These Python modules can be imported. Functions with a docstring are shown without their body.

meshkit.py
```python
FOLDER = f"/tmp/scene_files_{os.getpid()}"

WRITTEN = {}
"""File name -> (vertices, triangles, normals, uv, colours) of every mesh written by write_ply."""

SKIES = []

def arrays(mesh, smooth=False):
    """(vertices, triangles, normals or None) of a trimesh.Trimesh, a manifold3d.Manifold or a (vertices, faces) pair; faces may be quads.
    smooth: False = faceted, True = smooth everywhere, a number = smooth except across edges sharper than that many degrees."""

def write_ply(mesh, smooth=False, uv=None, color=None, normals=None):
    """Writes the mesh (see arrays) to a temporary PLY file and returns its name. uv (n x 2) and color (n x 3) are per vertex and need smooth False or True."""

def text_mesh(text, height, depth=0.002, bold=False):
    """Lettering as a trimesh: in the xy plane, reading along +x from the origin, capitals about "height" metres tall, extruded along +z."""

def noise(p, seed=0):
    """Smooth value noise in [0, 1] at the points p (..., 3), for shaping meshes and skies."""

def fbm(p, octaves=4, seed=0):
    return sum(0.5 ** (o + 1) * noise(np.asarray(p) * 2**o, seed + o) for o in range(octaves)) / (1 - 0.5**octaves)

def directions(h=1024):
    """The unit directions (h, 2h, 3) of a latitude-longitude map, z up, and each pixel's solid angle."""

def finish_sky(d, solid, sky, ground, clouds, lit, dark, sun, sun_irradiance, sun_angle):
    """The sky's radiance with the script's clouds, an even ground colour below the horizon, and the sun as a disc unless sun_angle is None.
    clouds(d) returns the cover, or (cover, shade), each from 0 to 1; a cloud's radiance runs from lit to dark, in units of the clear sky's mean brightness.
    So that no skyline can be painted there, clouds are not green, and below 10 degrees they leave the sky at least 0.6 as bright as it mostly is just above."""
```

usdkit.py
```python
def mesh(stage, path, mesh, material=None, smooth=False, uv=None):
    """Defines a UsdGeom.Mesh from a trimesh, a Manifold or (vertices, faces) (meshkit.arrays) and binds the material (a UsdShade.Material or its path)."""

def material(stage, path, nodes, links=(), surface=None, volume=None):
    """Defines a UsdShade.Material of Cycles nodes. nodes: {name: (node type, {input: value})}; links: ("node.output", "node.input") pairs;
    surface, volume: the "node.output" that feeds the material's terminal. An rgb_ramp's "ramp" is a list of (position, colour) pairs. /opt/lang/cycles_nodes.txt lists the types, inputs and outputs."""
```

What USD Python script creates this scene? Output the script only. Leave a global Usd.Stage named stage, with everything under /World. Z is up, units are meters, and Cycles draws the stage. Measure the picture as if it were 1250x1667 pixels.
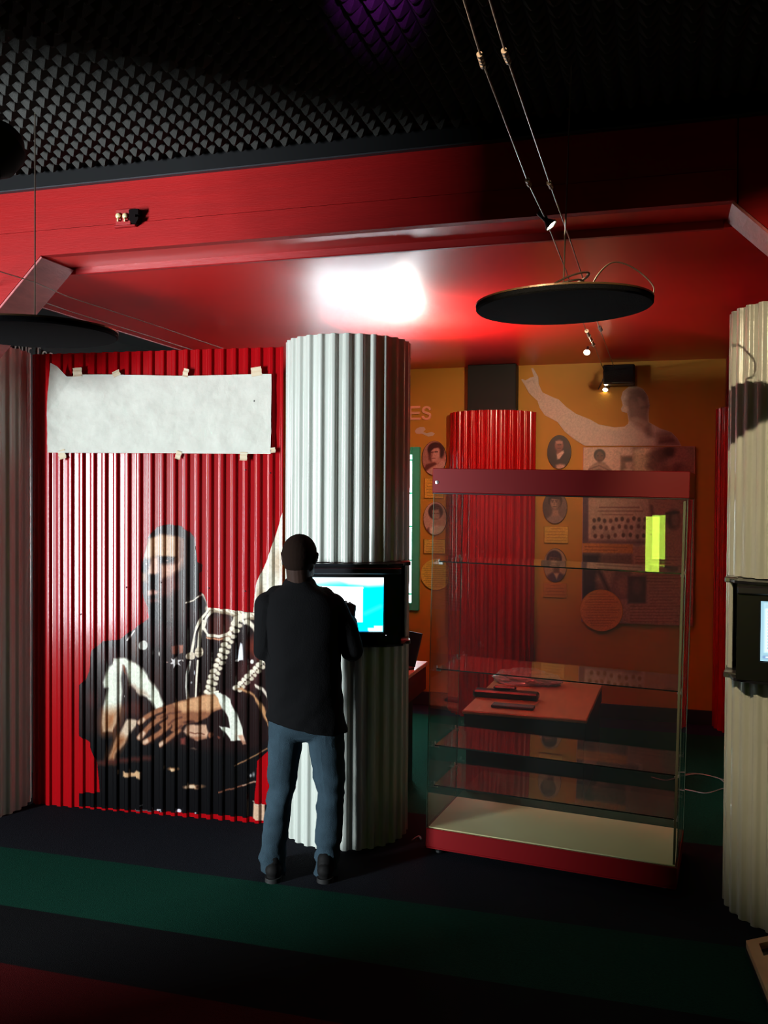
import math
import numpy as np
import trimesh
import manifold3d as m3
import shapely.geometry as sg
import usdkit
import meshkit
from pxr import Gf, Sdf, Usd, UsdGeom, UsdLux, UsdShade, Vt

stage = Usd.Stage.CreateInMemory()
UsdGeom.SetStageUpAxis(stage, "Z")
UsdGeom.SetStageMetersPerUnit(stage, 1.0)
UsdGeom.Xform.Define(stage, "/World")
UsdGeom.Scope.Define(stage, "/World/Looks")
RNG = np.random.default_rng(7)
PI = math.pi

# ------------------------------------------------------------------ camera
# x runs along the red beam, y into the room, z up; the camera stands at x=y=0.
EYE = np.array([0.0, 0.0, 1.94])
YAW, PITCH, ROLL, FOC = math.radians(16.5), math.radians(1.035), 0.006, 1500.0
R0 = np.array([math.cos(YAW), math.sin(YAW), 0.0])
F0 = np.array([-math.sin(YAW), math.cos(YAW), 0.0])
Z0 = np.array([0.0, 0.0, 1.0])
FWD = F0 * math.cos(PITCH) - Z0 * math.sin(PITCH)
UP_ = Z0 * math.cos(PITCH) + F0 * math.sin(PITCH)
RT = R0 * math.cos(ROLL) + UP_ * math.sin(ROLL)
UP = UP_ * math.cos(ROLL) - R0 * math.sin(ROLL)
cam = UsdGeom.Camera.Define(stage, "/World/camera")
cam.CreateFocalLengthAttr(30.0)
cam.CreateHorizontalApertureAttr(30.0 * 1250 / FOC)
cam.CreateVerticalApertureAttr(30.0 * 1667 / FOC)
cam.CreateClippingRangeAttr(Gf.Vec2f(0.05, 100.0))
cam.CreateExposureAttr(0.0)
cam.AddTransformOp().Set(Gf.Matrix4d(*[float(x) for x in (*RT, 0, *UP, 0, *(-FWD), 0, *EYE, 1)]))


def ray(px, py):
    return FWD + RT * ((px - 625) / FOC) - UP * ((py - 833.5) / FOC)


def on_z(px, py, z):
    r = ray(px, py)
    return EYE + r * ((z - EYE[2]) / r[2])


def on_y(px, py, y):
    r = ray(px, py)
    return EYE + r * (y / r[1])


def on_x(px, py, x):
    r = ray(px, py)
    return EYE + r * (x / r[0])


def at(px, py, d):
    r = ray(px, py)
    return EYE + r * (d / (r @ F0))


def C(X, d, z):
    return R0 * X + F0 * d + Z0 * z


def project(P):
    q = np.asarray(P, float) - EYE
    w = q @ FWD
    return 625 + FOC * (q @ RT) / w, 833.5 - FOC * (q @ UP) / w


def vec(*a):
    return np.array(a, float)


def unit(a):
    a = np.asarray(a, float)
    return a / np.linalg.norm(a)


# ------------------------------------------------------------------ lights
def frame_to(direction):
    """Rows of a rotation whose -z looks along direction."""
    z = -unit(direction)
    x = np.cross([0, 0, 1.0] if abs(z[2]) < 0.95 else [0, 1.0, 0], z)
    x = unit(x)
    return x, np.cross(z, x), z


def place_light(L, pos, direction):
    x, y, z = frame_to(direction)
    UsdGeom.Xformable(L).AddTransformOp().Set(Gf.Matrix4d(*[float(k) for k in (*x, 0, *y, 0, *z, 0, *pos, 1)]))


def rect_light(path, pos, direction, w, h, color, intensity):
    L = UsdLux.RectLight.Define(stage, path)
    L.CreateWidthAttr(w), L.CreateHeightAttr(h)
    L.CreateColorAttr(Gf.Vec3f(*color)), L.CreateIntensityAttr(intensity)
    place_light(L, pos, direction)
    return L


def spot_light(path, pos, direction, r, color, intensity, cone=25.0, soft=1.0):
    L = UsdLux.SphereLight.Define(stage, path)
    L.CreateRadiusAttr(r), L.CreateColorAttr(Gf.Vec3f(*color)), L.CreateIntensityAttr(intensity)
    s = UsdLux.ShapingAPI.Apply(L.GetPrim())
    s.CreateShapingConeAngleAttr(cone), s.CreateShapingConeSoftnessAttr(soft)
    place_light(L, pos, direction)
    return L


WIN_X, WIN_Y, WIN_Z = -6.2, -1.2, 1.42       # the daylit window in the left wall
rect_light("/World/daylight", (WIN_X - 0.30, WIN_Y - 0.25, WIN_Z), unit((1, 0.9, 0)), 1.15, 2.5, (0.88, 0.96, 1.0), 195.0)
KEY_HALOGEN = C(-0.57, 1.75, 3.12)           # a halogen of the cable system, above the frame
HALOGEN = (1.0, 0.77, 0.47)

# ------------------------------------------------------------------ materials


def lin(c):
    c = np.asarray(c, float) / 255.0
    return np.where(c <= 0.04045, c / 12.92, ((c + 0.055) / 1.055) ** 2.4)


LOOKS = {}


def mat(name, rgb, rough=0.5, metal=0.0, vary=0.0, vscale=6.0, bump=0.0, bscale=60.0, spec=0.5, coat=0.0, coat_rough=0.1, stretch=None, sheen=0.0):
    if name in LOOKS:
        return LOOKS[name]
    col = lin(rgb)
    nodes = {"p": ("principled_bsdf", {"base_color": col, "roughness": rough, "metallic": metal, "specular_ior_level": spec, "coat_weight": coat, "coat_roughness": coat_rough, "sheen_weight": sheen})}
    links = []
    if vary or bump:
        nodes["tc"] = ("texture_coordinate", {})
        nodes["mp"] = ("mapping", {"scale": stretch or (1, 1, 1)})
        links.append(("tc.object", "mp.vector"))
    if vary:
        nodes["n"] = ("noise_texture", {"scale": vscale, "detail": 5.0, "roughness": 0.6})
        nodes["r"] = ("rgb_ramp", {"ramp": [(0.25, np.clip(col * (1 - vary), 0, 1)), (0.75, np.clip(col * (1 + vary), 0, 1))]})
        links += [("mp.vector", "n.vector"), ("n.fac", "r.fac"), ("r.color", "p.base_color")]
    if bump:
        nodes["bn"] = ("noise_texture", {"scale": bscale, "detail": 4.0})
        nodes["b"] = ("bump", {"strength": bump, "distance": 0.01})
        links += [("mp.vector", "bn.vector"), ("bn.fac", "b.height"), ("b.normal", "p.normal")]
    LOOKS[name] = usdkit.material(stage, f"/World/Looks/{name}", nodes, links, surface="p.BSDF")
    return LOOKS[name]


def mat_print(name, rough=0.4, coat=0.0, coat_rough=0.1, spec=0.5):
    """Flat print: the colour comes from the mesh's own tint primvar."""
    if name not in LOOKS:
        LOOKS[name] = usdkit.material(stage, f"/World/Looks/{name}", {"a": ("attribute", {"attribute": "tint"}), "p": ("principled_bsdf", {"roughness": rough, "coat_weight": coat, "coat_roughness": coat_rough, "specular_ior_level": spec})},
                                      [("a.color", "p.base_color")], surface="p.BSDF")
    return LOOKS[name]


def mat_emit(name, rgb, strength):
    if name not in LOOKS:
        LOOKS[name] = usdkit.material(stage, f"/World/Looks/{name}", {"e": ("emission", {"color": lin(rgb), "strength": strength})}, surface="e.emission")
    return LOOKS[name]


def mat_screen(name, strength):
    if name not in LOOKS:
        LOOKS[name] = usdkit.material(stage, f"/World/Looks/{name}", {"a": ("attribute", {"attribute": "tint"}), "e": ("emission", {"strength": strength})}, [("a.color", "e.color")], surface="e.emission")
    return LOOKS[name]


def mat_glass(name, tint, dust=0.005):
    if name not in LOOKS:
        LOOKS[name] = usdkit.material(stage, f"/World/Looks/{name}", {"g0": ("geometry", {}), "ior": ("map_range", {"to_min": 1.5, "to_max": 0.6667}), "f": ("fresnel", {}), "t": ("transparent_bsdf", {"color": tint}), "g": ("glossy_bsdf", {"color": (1, 1, 1), "roughness": 0.0}), "m": ("mix_closure", {}), "d": ("diffuse_bsdf", {"color": (0.75, 0.78, 0.76)}), "k": ("mix_closure", {"fac": dust})},
                                      [("g0.backfacing", "ior.value"), ("ior.result", "f.IOR"), ("f.fac", "m.fac"), ("t.BSDF", "m.closure1"), ("g.BSDF", "m.closure2"), ("m.closure", "k.closure1"), ("d.BSDF", "k.closure2")], surface="k.closure")
    return LOOKS[name]


# ------------------------------------------------------------------ scene tree
USED = {}


def fresh(parent, name):
    k = USED.setdefault((parent, name), 0)
    USED[(parent, name)] = k + 1
    return f"{parent}/{name}" if k == 0 else f"{parent}/{name}_{k:03d}"


BASE = {}


def mark(prim, label=None, cat=None, group=None, kind=None):
    for k, v in (("label", label), ("category", cat), ("group", group), ("kind", kind)):
        if v:
            prim.SetCustomDataByKey(k, v)


GROUPS = {"corrugated_column": "grey corrugated columns", "wall_column": "red corrugated wall columns", "wall_post": "posts above the wall columns", "monitor": "monitors set into the columns", "ceiling_disc": "black discs hanging from the ceiling",
          "lighting_cable": "cables of the cable lights", "cable_lamp": "reflector lamps on the cables", "oval_portrait": "oval portraits on the mustard wall", "wall_plaque": "text plaques on the mustard wall", "round_text_panel": "round text panels on the mustard wall", "wall_letter": "pink letters on the mustard wall"}


def thing(name, label=None, cat=None, base=(0, 0, 0), group=None, kind=None):
    group = group or GROUPS.get(name)
    path = fresh("/World", name)
    x = UsdGeom.Xform.Define(stage, path)
    x.AddTranslateOp().Set(Gf.Vec3d(*map(float, base)))
    BASE[path] = np.asarray(base, float)
    mark(x.GetPrim(), label, cat, group, kind)
    return path


def part(parent, name, mesh, material, smooth=False, label=None, kind=None, tint=None):
    """A mesh in world coordinates, put under parent ('' for a thing of one mesh)."""
    path = fresh(parent or "/World", name)
    up, off = parent, None
    while up and up not in BASE:
        up = up.rpartition("/")[0]
    off = BASE.get(up, np.zeros(3))
    v, f, n = meshkit.arrays(mesh, smooth)
    m = usdkit.mesh(stage, path, (v - off, f), material)
    if n is not None:
        m.CreateNormalsAttr(Vt.Vec3fArray.FromNumpy(n.astype(np.float32)))
        m.SetNormalsInterpolation("vertex")
    if tint is not None:
        UsdGeom.PrimvarsAPI(m).CreatePrimvar("tint", Sdf.ValueTypeNames.Color3fArray, "vertex").Set(Vt.Vec3fArray.FromNumpy(np.asarray(tint, np.float32)))
    mark(m.GetPrim(), label, None, None, kind)
    return path


def single(name, mesh, material, label, cat, smooth=False, group=None, kind=None, tint=None):
    path = part("", name, mesh, material, smooth, tint=tint)
    group = group or GROUPS.get(name)
    mark(stage.GetPrimAtPath(path), label, cat, group, kind)
    return path


def structure(name, mesh, material, smooth=False, label=None):
    path = part("", name, mesh, material, smooth)
    mark(stage.GetPrimAtPath(path), label, None, None, "structure")
    return path


# ------------------------------------------------------------------ mesh helpers
def join(*ms):
    return trimesh.util.concatenate([m for m in ms])


def hull(pts):
    return trimesh.convex.convex_hull(np.asarray(pts, float))


def cbox(x0, x1, y0, y1, z0, z1, b=0.0):
    """A box with chamfered edges."""
    if b <= 0:
        return trimesh.creation.box(bounds=[[x0, y0, z0], [x1, y1, z1]])
    b = min(b, (x1 - x0) / 2.01, (y1 - y0) / 2.01, (z1 - z0) / 2.01)
    pts = []
    for x, sx in ((x0, 1), (x1, -1)):
        for y, sy in ((y0, 1), (y1, -1)):
            for z, sz in ((z0, 1), (z1, -1)):
                pts += [(x + sx * b, y + sy * b, z), (x + sx * b, y, z + sz * b), (x, y + sy * b, z + sz * b)]
    return hull(pts)


def framed(mesh, o, ex, ey, ez):
    """Moves a mesh from local coordinates to the frame (origin, axes)."""
    m = mesh.copy()
    v = np.asarray(m.vertices)
    m.vertices = np.asarray(o) + v[:, :1] * np.asarray(ex) + v[:, 1:2] * np.asarray(ey) + v[:, 2:] * np.asarray(ez)
    if np.dot(np.cross(ex, ey), ez) < 0:
        m.invert()
    return m


def tube(points, r, sides=8, cap=True):
    p = np.asarray(points, float)
    t = np.gradient(p, axis=0)
    t /= np.linalg.norm(t, axis=1, keepdims=True) + 1e-12
    a = np.cross(t[0], [0, 0, 1.0] if abs(t[0][2]) < 0.9 else [1.0, 0, 0])
    A = []
    for k in t:
        a = a - k * (a @ k)
        a = a / (np.linalg.norm(a) + 1e-12)
        A.append(a)
    A = np.array(A)
    B = np.cross(t, A)
    ang = np.arange(sides) * 2 * PI / sides
    rr = np.broadcast_to(r, (len(p),))[:, None, None]
    v = p[:, None] + rr * (np.cos(ang)[None, :, None] * A[:, None] + np.sin(ang)[None, :, None] * B[:, None])
    v = v.reshape(-1, 3)
    i, j = np.meshgrid(np.arange(len(p) - 1), np.arange(sides), indexing="ij")
    q = np.stack([i * sides + j, i * sides + (j + 1) % sides, (i + 1) * sides + (j + 1) % sides, (i + 1) * sides + j], -1).reshape(-1, 4)
    f = np.vstack([q[:, [0, 1, 2]], q[:, [0, 2, 3]]])
    if cap:
        n = len(v)
        v = np.vstack([v, p[0], p[-1]])
        k = np.arange(sides)
        last = (len(p) - 1) * sides
        f = np.vstack([f, np.stack([np.full(sides, n), (k + 1) % sides, k], 1), np.stack([np.full(sides, n + 1), last + k, last + (k + 1) % sides], 1)])
    return trimesh.Trimesh(v, f, process=False)


def curve(points, n=40):
    """Catmull-Rom through the points."""
    p = np.asarray(points, float)
    q = np.vstack([2 * p[0] - p[1], p, 2 * p[-1] - p[-2]])
    out = []
    for k in range(len(p) - 1):
        a, b, c, d = q[k:k + 4]
        for t in np.linspace(0, 1, max(2, n // (len(p) - 1)), endpoint=False):
            out.append(0.5 * (2 * b + (c - a) * t + (2 * a - 5 * b + 4 * c - d) * t * t + (3 * b - a - 3 * c + d) * t ** 3))
    out.append(p[-1])
    return np.array(out)


def rod(a, b, r, sides=12, r1=None):
    return tube([a, b], np.array([r, r if r1 is None else r1]), sides)


def lathe(profile, n=32, at_=(0, 0, 0), axis=(0, 0, 1)):
    """profile: (radius, height) pairs, closed at the axis by the caller."""
    pr = np.asarray(profile, float)
    ang = np.arange(n) * 2 * PI / n
    z = unit(axis)
    x = unit(np.cross([0, 1.0, 0] if abs(z[1]) < 0.9 else [1.0, 0, 0], z))
    y = np.cross(z, x)
    v = np.asarray(at_) + pr[:, None, :1] * (np.cos(ang)[None, :, None] * x + np.sin(ang)[None, :, None] * y) + pr[:, None, 1:] * z
    k = len(pr)
    i, j = np.meshgrid(np.arange(k - 1), np.arange(n), indexing="ij")
    q = np.stack([i * n + j, i * n + (j + 1) % n, (i + 1) * n + (j + 1) % n, (i + 1) * n + j], -1).reshape(-1, 4)
    m = trimesh.Trimesh(v.reshape(-1, 3), np.vstack([q[:, [0, 1, 2]], q[:, [0, 2, 3]]]), process=False)
    m.update_faces(m.area_faces > 1e-14)
    return m


def prism(poly, h0, h1, o=(0, 0, 0), ex=(1, 0, 0), ey=(0, 1, 0), ez=(0, 0, 1)):
    """Extrudes a shapely polygon drawn in the (ex, ey) plane from h0 to h1 along ez."""
    geoms = getattr(poly, "geoms", [poly])
    m = trimesh.util.concatenate([trimesh.creation.extrude_polygon(g, h1 - h0, engine="earcut") for g in geoms])
    m.apply_translation([0, 0, h0])
    return framed(m, o, ex, ey, ez)


def grid_mesh(P, keep=None):
    """P: (n, m, 3) points. keep: boolean (n, m)."""
    n, m = P.shape[:2]
    i, j = np.meshgrid(np.arange(n - 1), np.arange(m - 1), indexing="ij")
    q = np.stack([i * m + j, (i + 1) * m + j, (i + 1) * m + j + 1, i * m + j + 1], -1).reshape(-1, 4)
    used = None
    if keep is not None:
        k = keep.reshape(-1)
        q = q[k[q].all(1)]
        used = np.unique(q)
        new = np.full(n * m, -1)
        new[used] = np.arange(len(used))
        q = new[q]
    v = P.reshape(-1, 3)
    if used is not None:
        v = v[used]
    return trimesh.Trimesh(v, np.vstack([q[:, [0, 1, 2]], q[:, [0, 2, 3]]]), process=False), used


def corr(t, k=2.4, bias=0.12):
    """Profile of the corrugated sheet, from -1 to 1: flat crests and troughs with rounded shoulders."""
    return np.tanh(k * (np.sin(t) - bias)) / math.tanh(k)


def corr_tube(c, R, A, n, z0, z1, th0=0.0, th1=2 * PI, thick=0.004, phase=0.0, per=18, zs=None):
    full = abs(th1 - th0 - 2 * PI) < 1e-6
    N = int(n * per * (th1 - th0) / (2 * PI)) + 1
    th = np.linspace(th0, th1, N)
    zz = np.linspace(z0, z1, 3) if zs is None else np.asarray(zs)
    r = R + A * corr(n * th + phase)
    out = np.stack([np.stack([c[0] + rr * np.cos(th), c[1] + rr * np.sin(th)], -1) for rr in (r, r - thick)])
    O = np.concatenate([np.repeat(out[0][:, None], len(zz), 1), np.broadcast_to(zz, (N, len(zz)))[..., None]], -1)
    I = np.concatenate([np.repeat(out[1][:, None], len(zz), 1), np.broadcast_to(zz, (N, len(zz)))[..., None]], -1)
    a, _ = grid_mesh(O)
    b, _ = grid_mesh(I[::-1])
    top, _ = grid_mesh(np.stack([O[:, -1], I[:, -1]], 1))
    bot, _ = grid_mesh(np.stack([I[:, 0], O[:, 0]], 1))
    ms = [a, b, top, bot]
    if not full:
        e0, _ = grid_mesh(np.stack([I[0], O[0]], 0))
        e1, _ = grid_mesh(np.stack([O[-1], I[-1]], 0))
        ms += [e0, e1]
    return join(*ms)


# ------------------------------------------------------------------ flat print painter
class Paint:
    """Colours (sRGB 0-255) at points given in the photograph's frame: polygons, strokes and ellipses with soft edges."""

    def __init__(self, px, py, base):
        self.x, self.y = np.asarray(px, float).ravel(), np.asarray(py, float).ravel()
        self.c = np.tile(np.asarray(base, float), (len(self.x), 1))
        self.o, self.s = (0.0, 0.0), 1.0

    def view(self, ox, oy, scale):
        self.o, self.s = (ox, oy), scale
        return self

    def _p(self, pts):
        return np.asarray(pts, float) / self.s + np.asarray(self.o)

    def _mix(self, idx, a, color):
        a = a[:, None]
        self.c[idx] = self.c[idx] * (1 - a) + np.asarray(color, float) * a

    def _near(self, p, m):
        return np.nonzero((self.x > p[:, 0].min() - m) & (self.x < p[:, 0].max() + m) & (self.y > p[:, 1].min() - m) & (self.y < p[:, 1].max() + m))[0]

    @staticmethod
    def _dist(x, y, p, closed):
        d = np.full(len(x), 1e9)
        q = np.vstack([p, p[:1]]) if closed else p
        for a, b in zip(q[:-1], q[1:]):
            e = b - a
            t = np.clip(((x - a[0]) * e[0] + (y - a[1]) * e[1]) / (e @ e + 1e-12), 0, 1)
            d = np.minimum(d, np.hypot(x - a[0] - t * e[0], y - a[1] - t * e[1]))
        return d

    @staticmethod
    def _in(x, y, p):
        r = np.zeros(len(x), bool)
        for a, b in zip(p, np.roll(p, -1, 0)):
            r ^= ((a[1] > y) != (b[1] > y)) & (x < (b[0] - a[0]) * (y - a[1]) / (b[1] - a[1] + 1e-12) + a[0])
        return r

    def inside(self, pts):
        return self._in(self.x, self.y, self._p(pts))

    def _soft(self, soft):
        return soft if self.s <= 1 else max(0.7, 2.0 * soft / self.s)

    def poly(self, pts, color, soft=1.0, alpha=1.0):
        soft = self._soft(soft)
        p = self._p(pts)
        i = self._near(p, soft)
        if len(i):
            x, y = self.x[i], self.y[i]
            d = self._dist(x, y, p, True) * np.where(self._in(x, y, p), 1, -1)
            self._mix(i, np.clip(0.5 + d / (2 * soft), 0, 1) * alpha, color)
        return self

    def line(self, pts, w, color, soft=0.8, alpha=1.0):
        soft = self._soft(soft)
        p = self._p(pts)
        w = w / self.s / 2
        i = self._near(p, w + soft)
        if len(i):
            d = w - self._dist(self.x[i], self.y[i], p, False)
            self._mix(i, np.clip(0.5 + d / (2 * soft), 0, 1) * alpha, color)
        return self

    def ell(self, cx, cy, rx, ry, color, soft=1.0, alpha=1.0, rot=0.0):
        soft = self._soft(soft)
        c = self._p([(cx, cy)])[0]
        rx, ry = rx / self.s, ry / self.s
        dx, dy = self.x - c[0], self.y - c[1]
        u, v = dx * math.cos(rot) + dy * math.sin(rot), -dx * math.sin(rot) + dy * math.cos(rot)
        q = np.hypot(u / rx, v / ry)
        i = np.nonzero(q < 1 + soft / min(rx, ry))[0]
        self._mix(i, np.clip(0.5 + (1 - q[i]) * min(rx, ry) / (2 * soft), 0, 1) * alpha, color)
        return self

    def grain(self, amount, scale=0.3, seed=0):
        n = meshkit.fbm(np.stack([self.x * scale, self.y * scale, np.zeros(len(self.x))], -1), 4, seed)
        self.c *= (1 + amount * (n[:, None] - 0.5) * 2)
        return self

    def tint(self, used=None):
        c = lin(np.clip(self.c, 0, 255))
        return c if used is None else c[used]

# ================================================================== the room
WB = 8.28            # back wall
CZ = 3.11            # red ceiling of the bay
BY0, BY1 = 3.99, 4.25  # the red beam
FZ = 3.58            # foam ceiling
RED = mat("red_paint", (156, 18, 22), 0.42, vary=0.10, vscale=3.0, bump=0.10, bscale=25, stretch=(1, 1, 4))
RED_BOARD = mat("red_board", (156, 7, 9), 0.55, spec=0.2, vary=0.10, vscale=5.0, bump=0.07, bscale=30, stretch=(0.5, 6, 6))
RED_GLOSS = mat("red_gloss_ceiling", (216, 22, 20), 0.31, vary=0.06, vscale=1.6, bump=0.04, bscale=4, spec=0.75)
PINK = mat("faded_pink_paint", (186, 96, 98), 0.5, vary=0.25, vscale=5.0, bump=0.2, bscale=20, stretch=(5, 1, 1.5))
YELLOW = mat("mustard_paint", (200, 138, 36), 0.6, vary=0.06, vscale=2.0, bump=0.08, bscale=40)
BLACK = mat("black_paint", (14, 14, 16), 0.7, vary=0.2, vscale=4.0)
DARKBLUE = mat("dark_skirting_paint", (30, 38, 46), 0.45)
PLASTER = mat("dark_plaster", (52, 46, 44), 0.8, vary=0.1)
BLACKSTEEL = mat("black_plastic", (13, 13, 15), 0.35)
STEEL = mat("brushed_steel", (170, 172, 174), 0.3, metal=1.0)
WHITEPLASTIC = mat("white_plastic", (225, 225, 220), 0.4)
TEAL = mat("teal_paint", (62, 196, 160), 0.4, vary=0.06, vscale=3.0)


def carpet(name, rgb):
    return mat(name, rgb, 0.95, vary=0.35, vscale=90.0, bump=0.6, bscale=260, spec=0.05)


# floor: strips of carpet laid side by side along the beam
fl = thing("floor", "carpeted floor in dark green, charcoal and dark red strips", kind="structure")
for y0, y1, nm, rgb in ((-4.3, 3.17, "carpet_red", (62, 8, 10)), (3.17, 3.62, "carpet_black", (16, 17, 19)), (3.62, 4.22, "carpet_green", (12, 54, 42)), (4.22, 5.42, "carpet_charcoal", (26, 28, 34)),
                        (5.42, 7.92, "carpet_teal", (16, 84, 68)), (7.92, 8.5, "carpet_blue", (44, 54, 80))):
    part(fl, "carpet_strip", cbox(-6.3, 2.9, y0, y1, -0.05, 0.0), carpet(nm, rgb), label=nm.split("_")[1] + " carpet strip")

# red beam with cut corners over the opening, built of boards
BU0, BU1 = -3.0, 0.285


def beam_poly(z_lo, z_hi, u0=-6.2, u1=2.8):
    hole = sg.Polygon([(BU0, 3.14), (BU1, 3.14), (BU1 + 0.62, 2.56), (2.75, 2.56), (2.75, 1), (-6.15, 1), (-6.15, 2.56), (BU0 - 0.60, 2.56)])
    return sg.box(u0, z_lo, u1, z_hi).difference(hole)


bm = thing("trim_1", "red boarded beam with cut corners over the opening to the bay", base=(-1.3, BY0, 3.14), kind="structure")
fr = dict(ex=(1, 0, 0), ey=(0, 0, 1), ez=(0, 1, 0))
part(bm, "lower_board", prism(beam_poly(2.0, 3.265, u1=BU1 + 0.01), BY0, BY0 + 0.05, **fr), RED_BOARD)
part(bm, "upper_board", prism(beam_poly(3.27, 3.475, u1=BU1 + 0.01), BY0 + 0.010, BY0 + 0.05, **fr), RED_BOARD)
part(bm, "end_board", prism(beam_poly(2.0, 3.475, u0=BU1 + 0.015), BY0 + 0.016, BY0 + 0.05, **fr), RED_BOARD)
part(bm, "core", prism(beam_poly(2.0, FZ + 0.1), BY0 + 0.05, BY1, **fr), RED_GLOSS)
part(bm, "black_band", cbox(-6.2, 2.8, BY0 - 0.012, BY0 + 0.05, 3.478, 3.566, 0.004), mat("black_band_paint", (8, 9, 12), 0.7, spec=.2), label="black painted band under the foam ceiling")
part(bm, "edge_strip", cbox(-6.2, 2.8, BY0 - 0.02, BY0 + 0.01, 3.472, 3.480, 0.002), mat("dark_edge", (44, 44, 50), 0.5))
part(bm, "ceiling_bead", cbox(-6.2, 2.8, BY0 - 0.03, BY0 + 0.02, 3.566, 3.580, 0.003), mat("maroon_bead", (70, 20, 26), 0.5))
for sgn, c in ((-1, BU0), (1, BU1)):      # faded pink linings of the cut corners
    a, b = vec(c, 0, 3.14), vec(c + sgn * 0.60, 0, 2.56)
    e = unit(b - a)
    n = vec(-e[2] * -sgn, 0, e[0] * -sgn) * -1
    n = n if n[2] < 0 else -n
    L = np.linalg.norm(b - a)
    m = cbox(0, L, BY0 + 0.001, BY1 + 0.01, -0.006, 0.006, 0.002)
    part(bm, "corner_lining", framed(m, a + n * 0.007, e, (0, 1, 0), np.cross(e, (0, 1, 0))), PINK, label="faded pink lining of the beam's cut corner")
part(bm, "ceiling_moulding", cbox(BU0 + 0.02, BU1 - 0.02, BY1, BY1 + 0.03, CZ - 0.006, 3.15, 0.004), RED)

# ceilings
cl = thing("ceiling", "black ceiling covered in pyramid acoustic foam", kind="structure")
part(cl, "slab", cbox(-6.3, 2.9, -4.3, BY0 + 0.05, FZ + 0.004, FZ + 0.08), BLACK)
nu, nv, pt = 92, 50, 0.073
us, vs = -4.9 + pt * np.arange(nu), BY0 - 0.01 - pt * (np.arange(nv) + 1)
ctr = np.stack(np.meshgrid(us + pt / 2, vs + pt / 2, indexing="ij"), -1).reshape(-1, 2)
n = len(ctr)
hgt = 0.042 + 0.006 * RNG.random(n)
rings = []
for k, (hw, dz) in enumerate(((pt / 2 - 0.002, 0.0), (pt * 0.34, 0.35), (pt * 0.10, 0.92))):
    for sx, sy in ((-1, -1), (1, -1), (1, 1), (-1, 1)):
        rings.append(np.stack([ctr[:, 0] + sx * hw, ctr[:, 1] + sy * hw, FZ - dz * hgt], -1))
rings.append(np.stack([ctr[:, 0], ctr[:, 1], FZ - hgt], -1))
V = np.stack(rings, 1)
fs = []
for k in range(2):
    for q in range(4):
        a, b = k * 4 + q, k * 4 + (q + 1) % 4
        fs += [(a, a + 4, b), (b, a + 4, b + 4)]
fs += [(8 + q, 12, 8 + (q + 1) % 4) for q in range(4)]
F = (np.array(fs)[None] + 13 * np.arange(n)[:, None, None]).reshape(-1, 3)
foam = trimesh.Trimesh(V.reshape(-1, 3), F, process=False)
part(cl, "acoustic_foam", foam, mat("foam", (62, 62, 60), 0.95, bump=0.4, bscale=220, spec=0.1), kind="stuff", label="dark pyramid acoustic foam")

c2 = thing("ceiling", "glossy red ceiling of the bay", kind="structure")
part(c2, "red_panel", cbox(-3.72, 2.8, BY1 + 0.02, WB, CZ, CZ + 0.04), RED_GLOSS)
part(c2, "black_margin", cbox(-6.3, -3.72, BY1, WB, CZ + 0.05, CZ + 0.09), BLACK)
part(c2, "edge_bead", cbox(-3.735, -3.715, BY1 + 0.02, WB, CZ - 0.004, CZ + 0.06, 0.003), RED)

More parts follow.
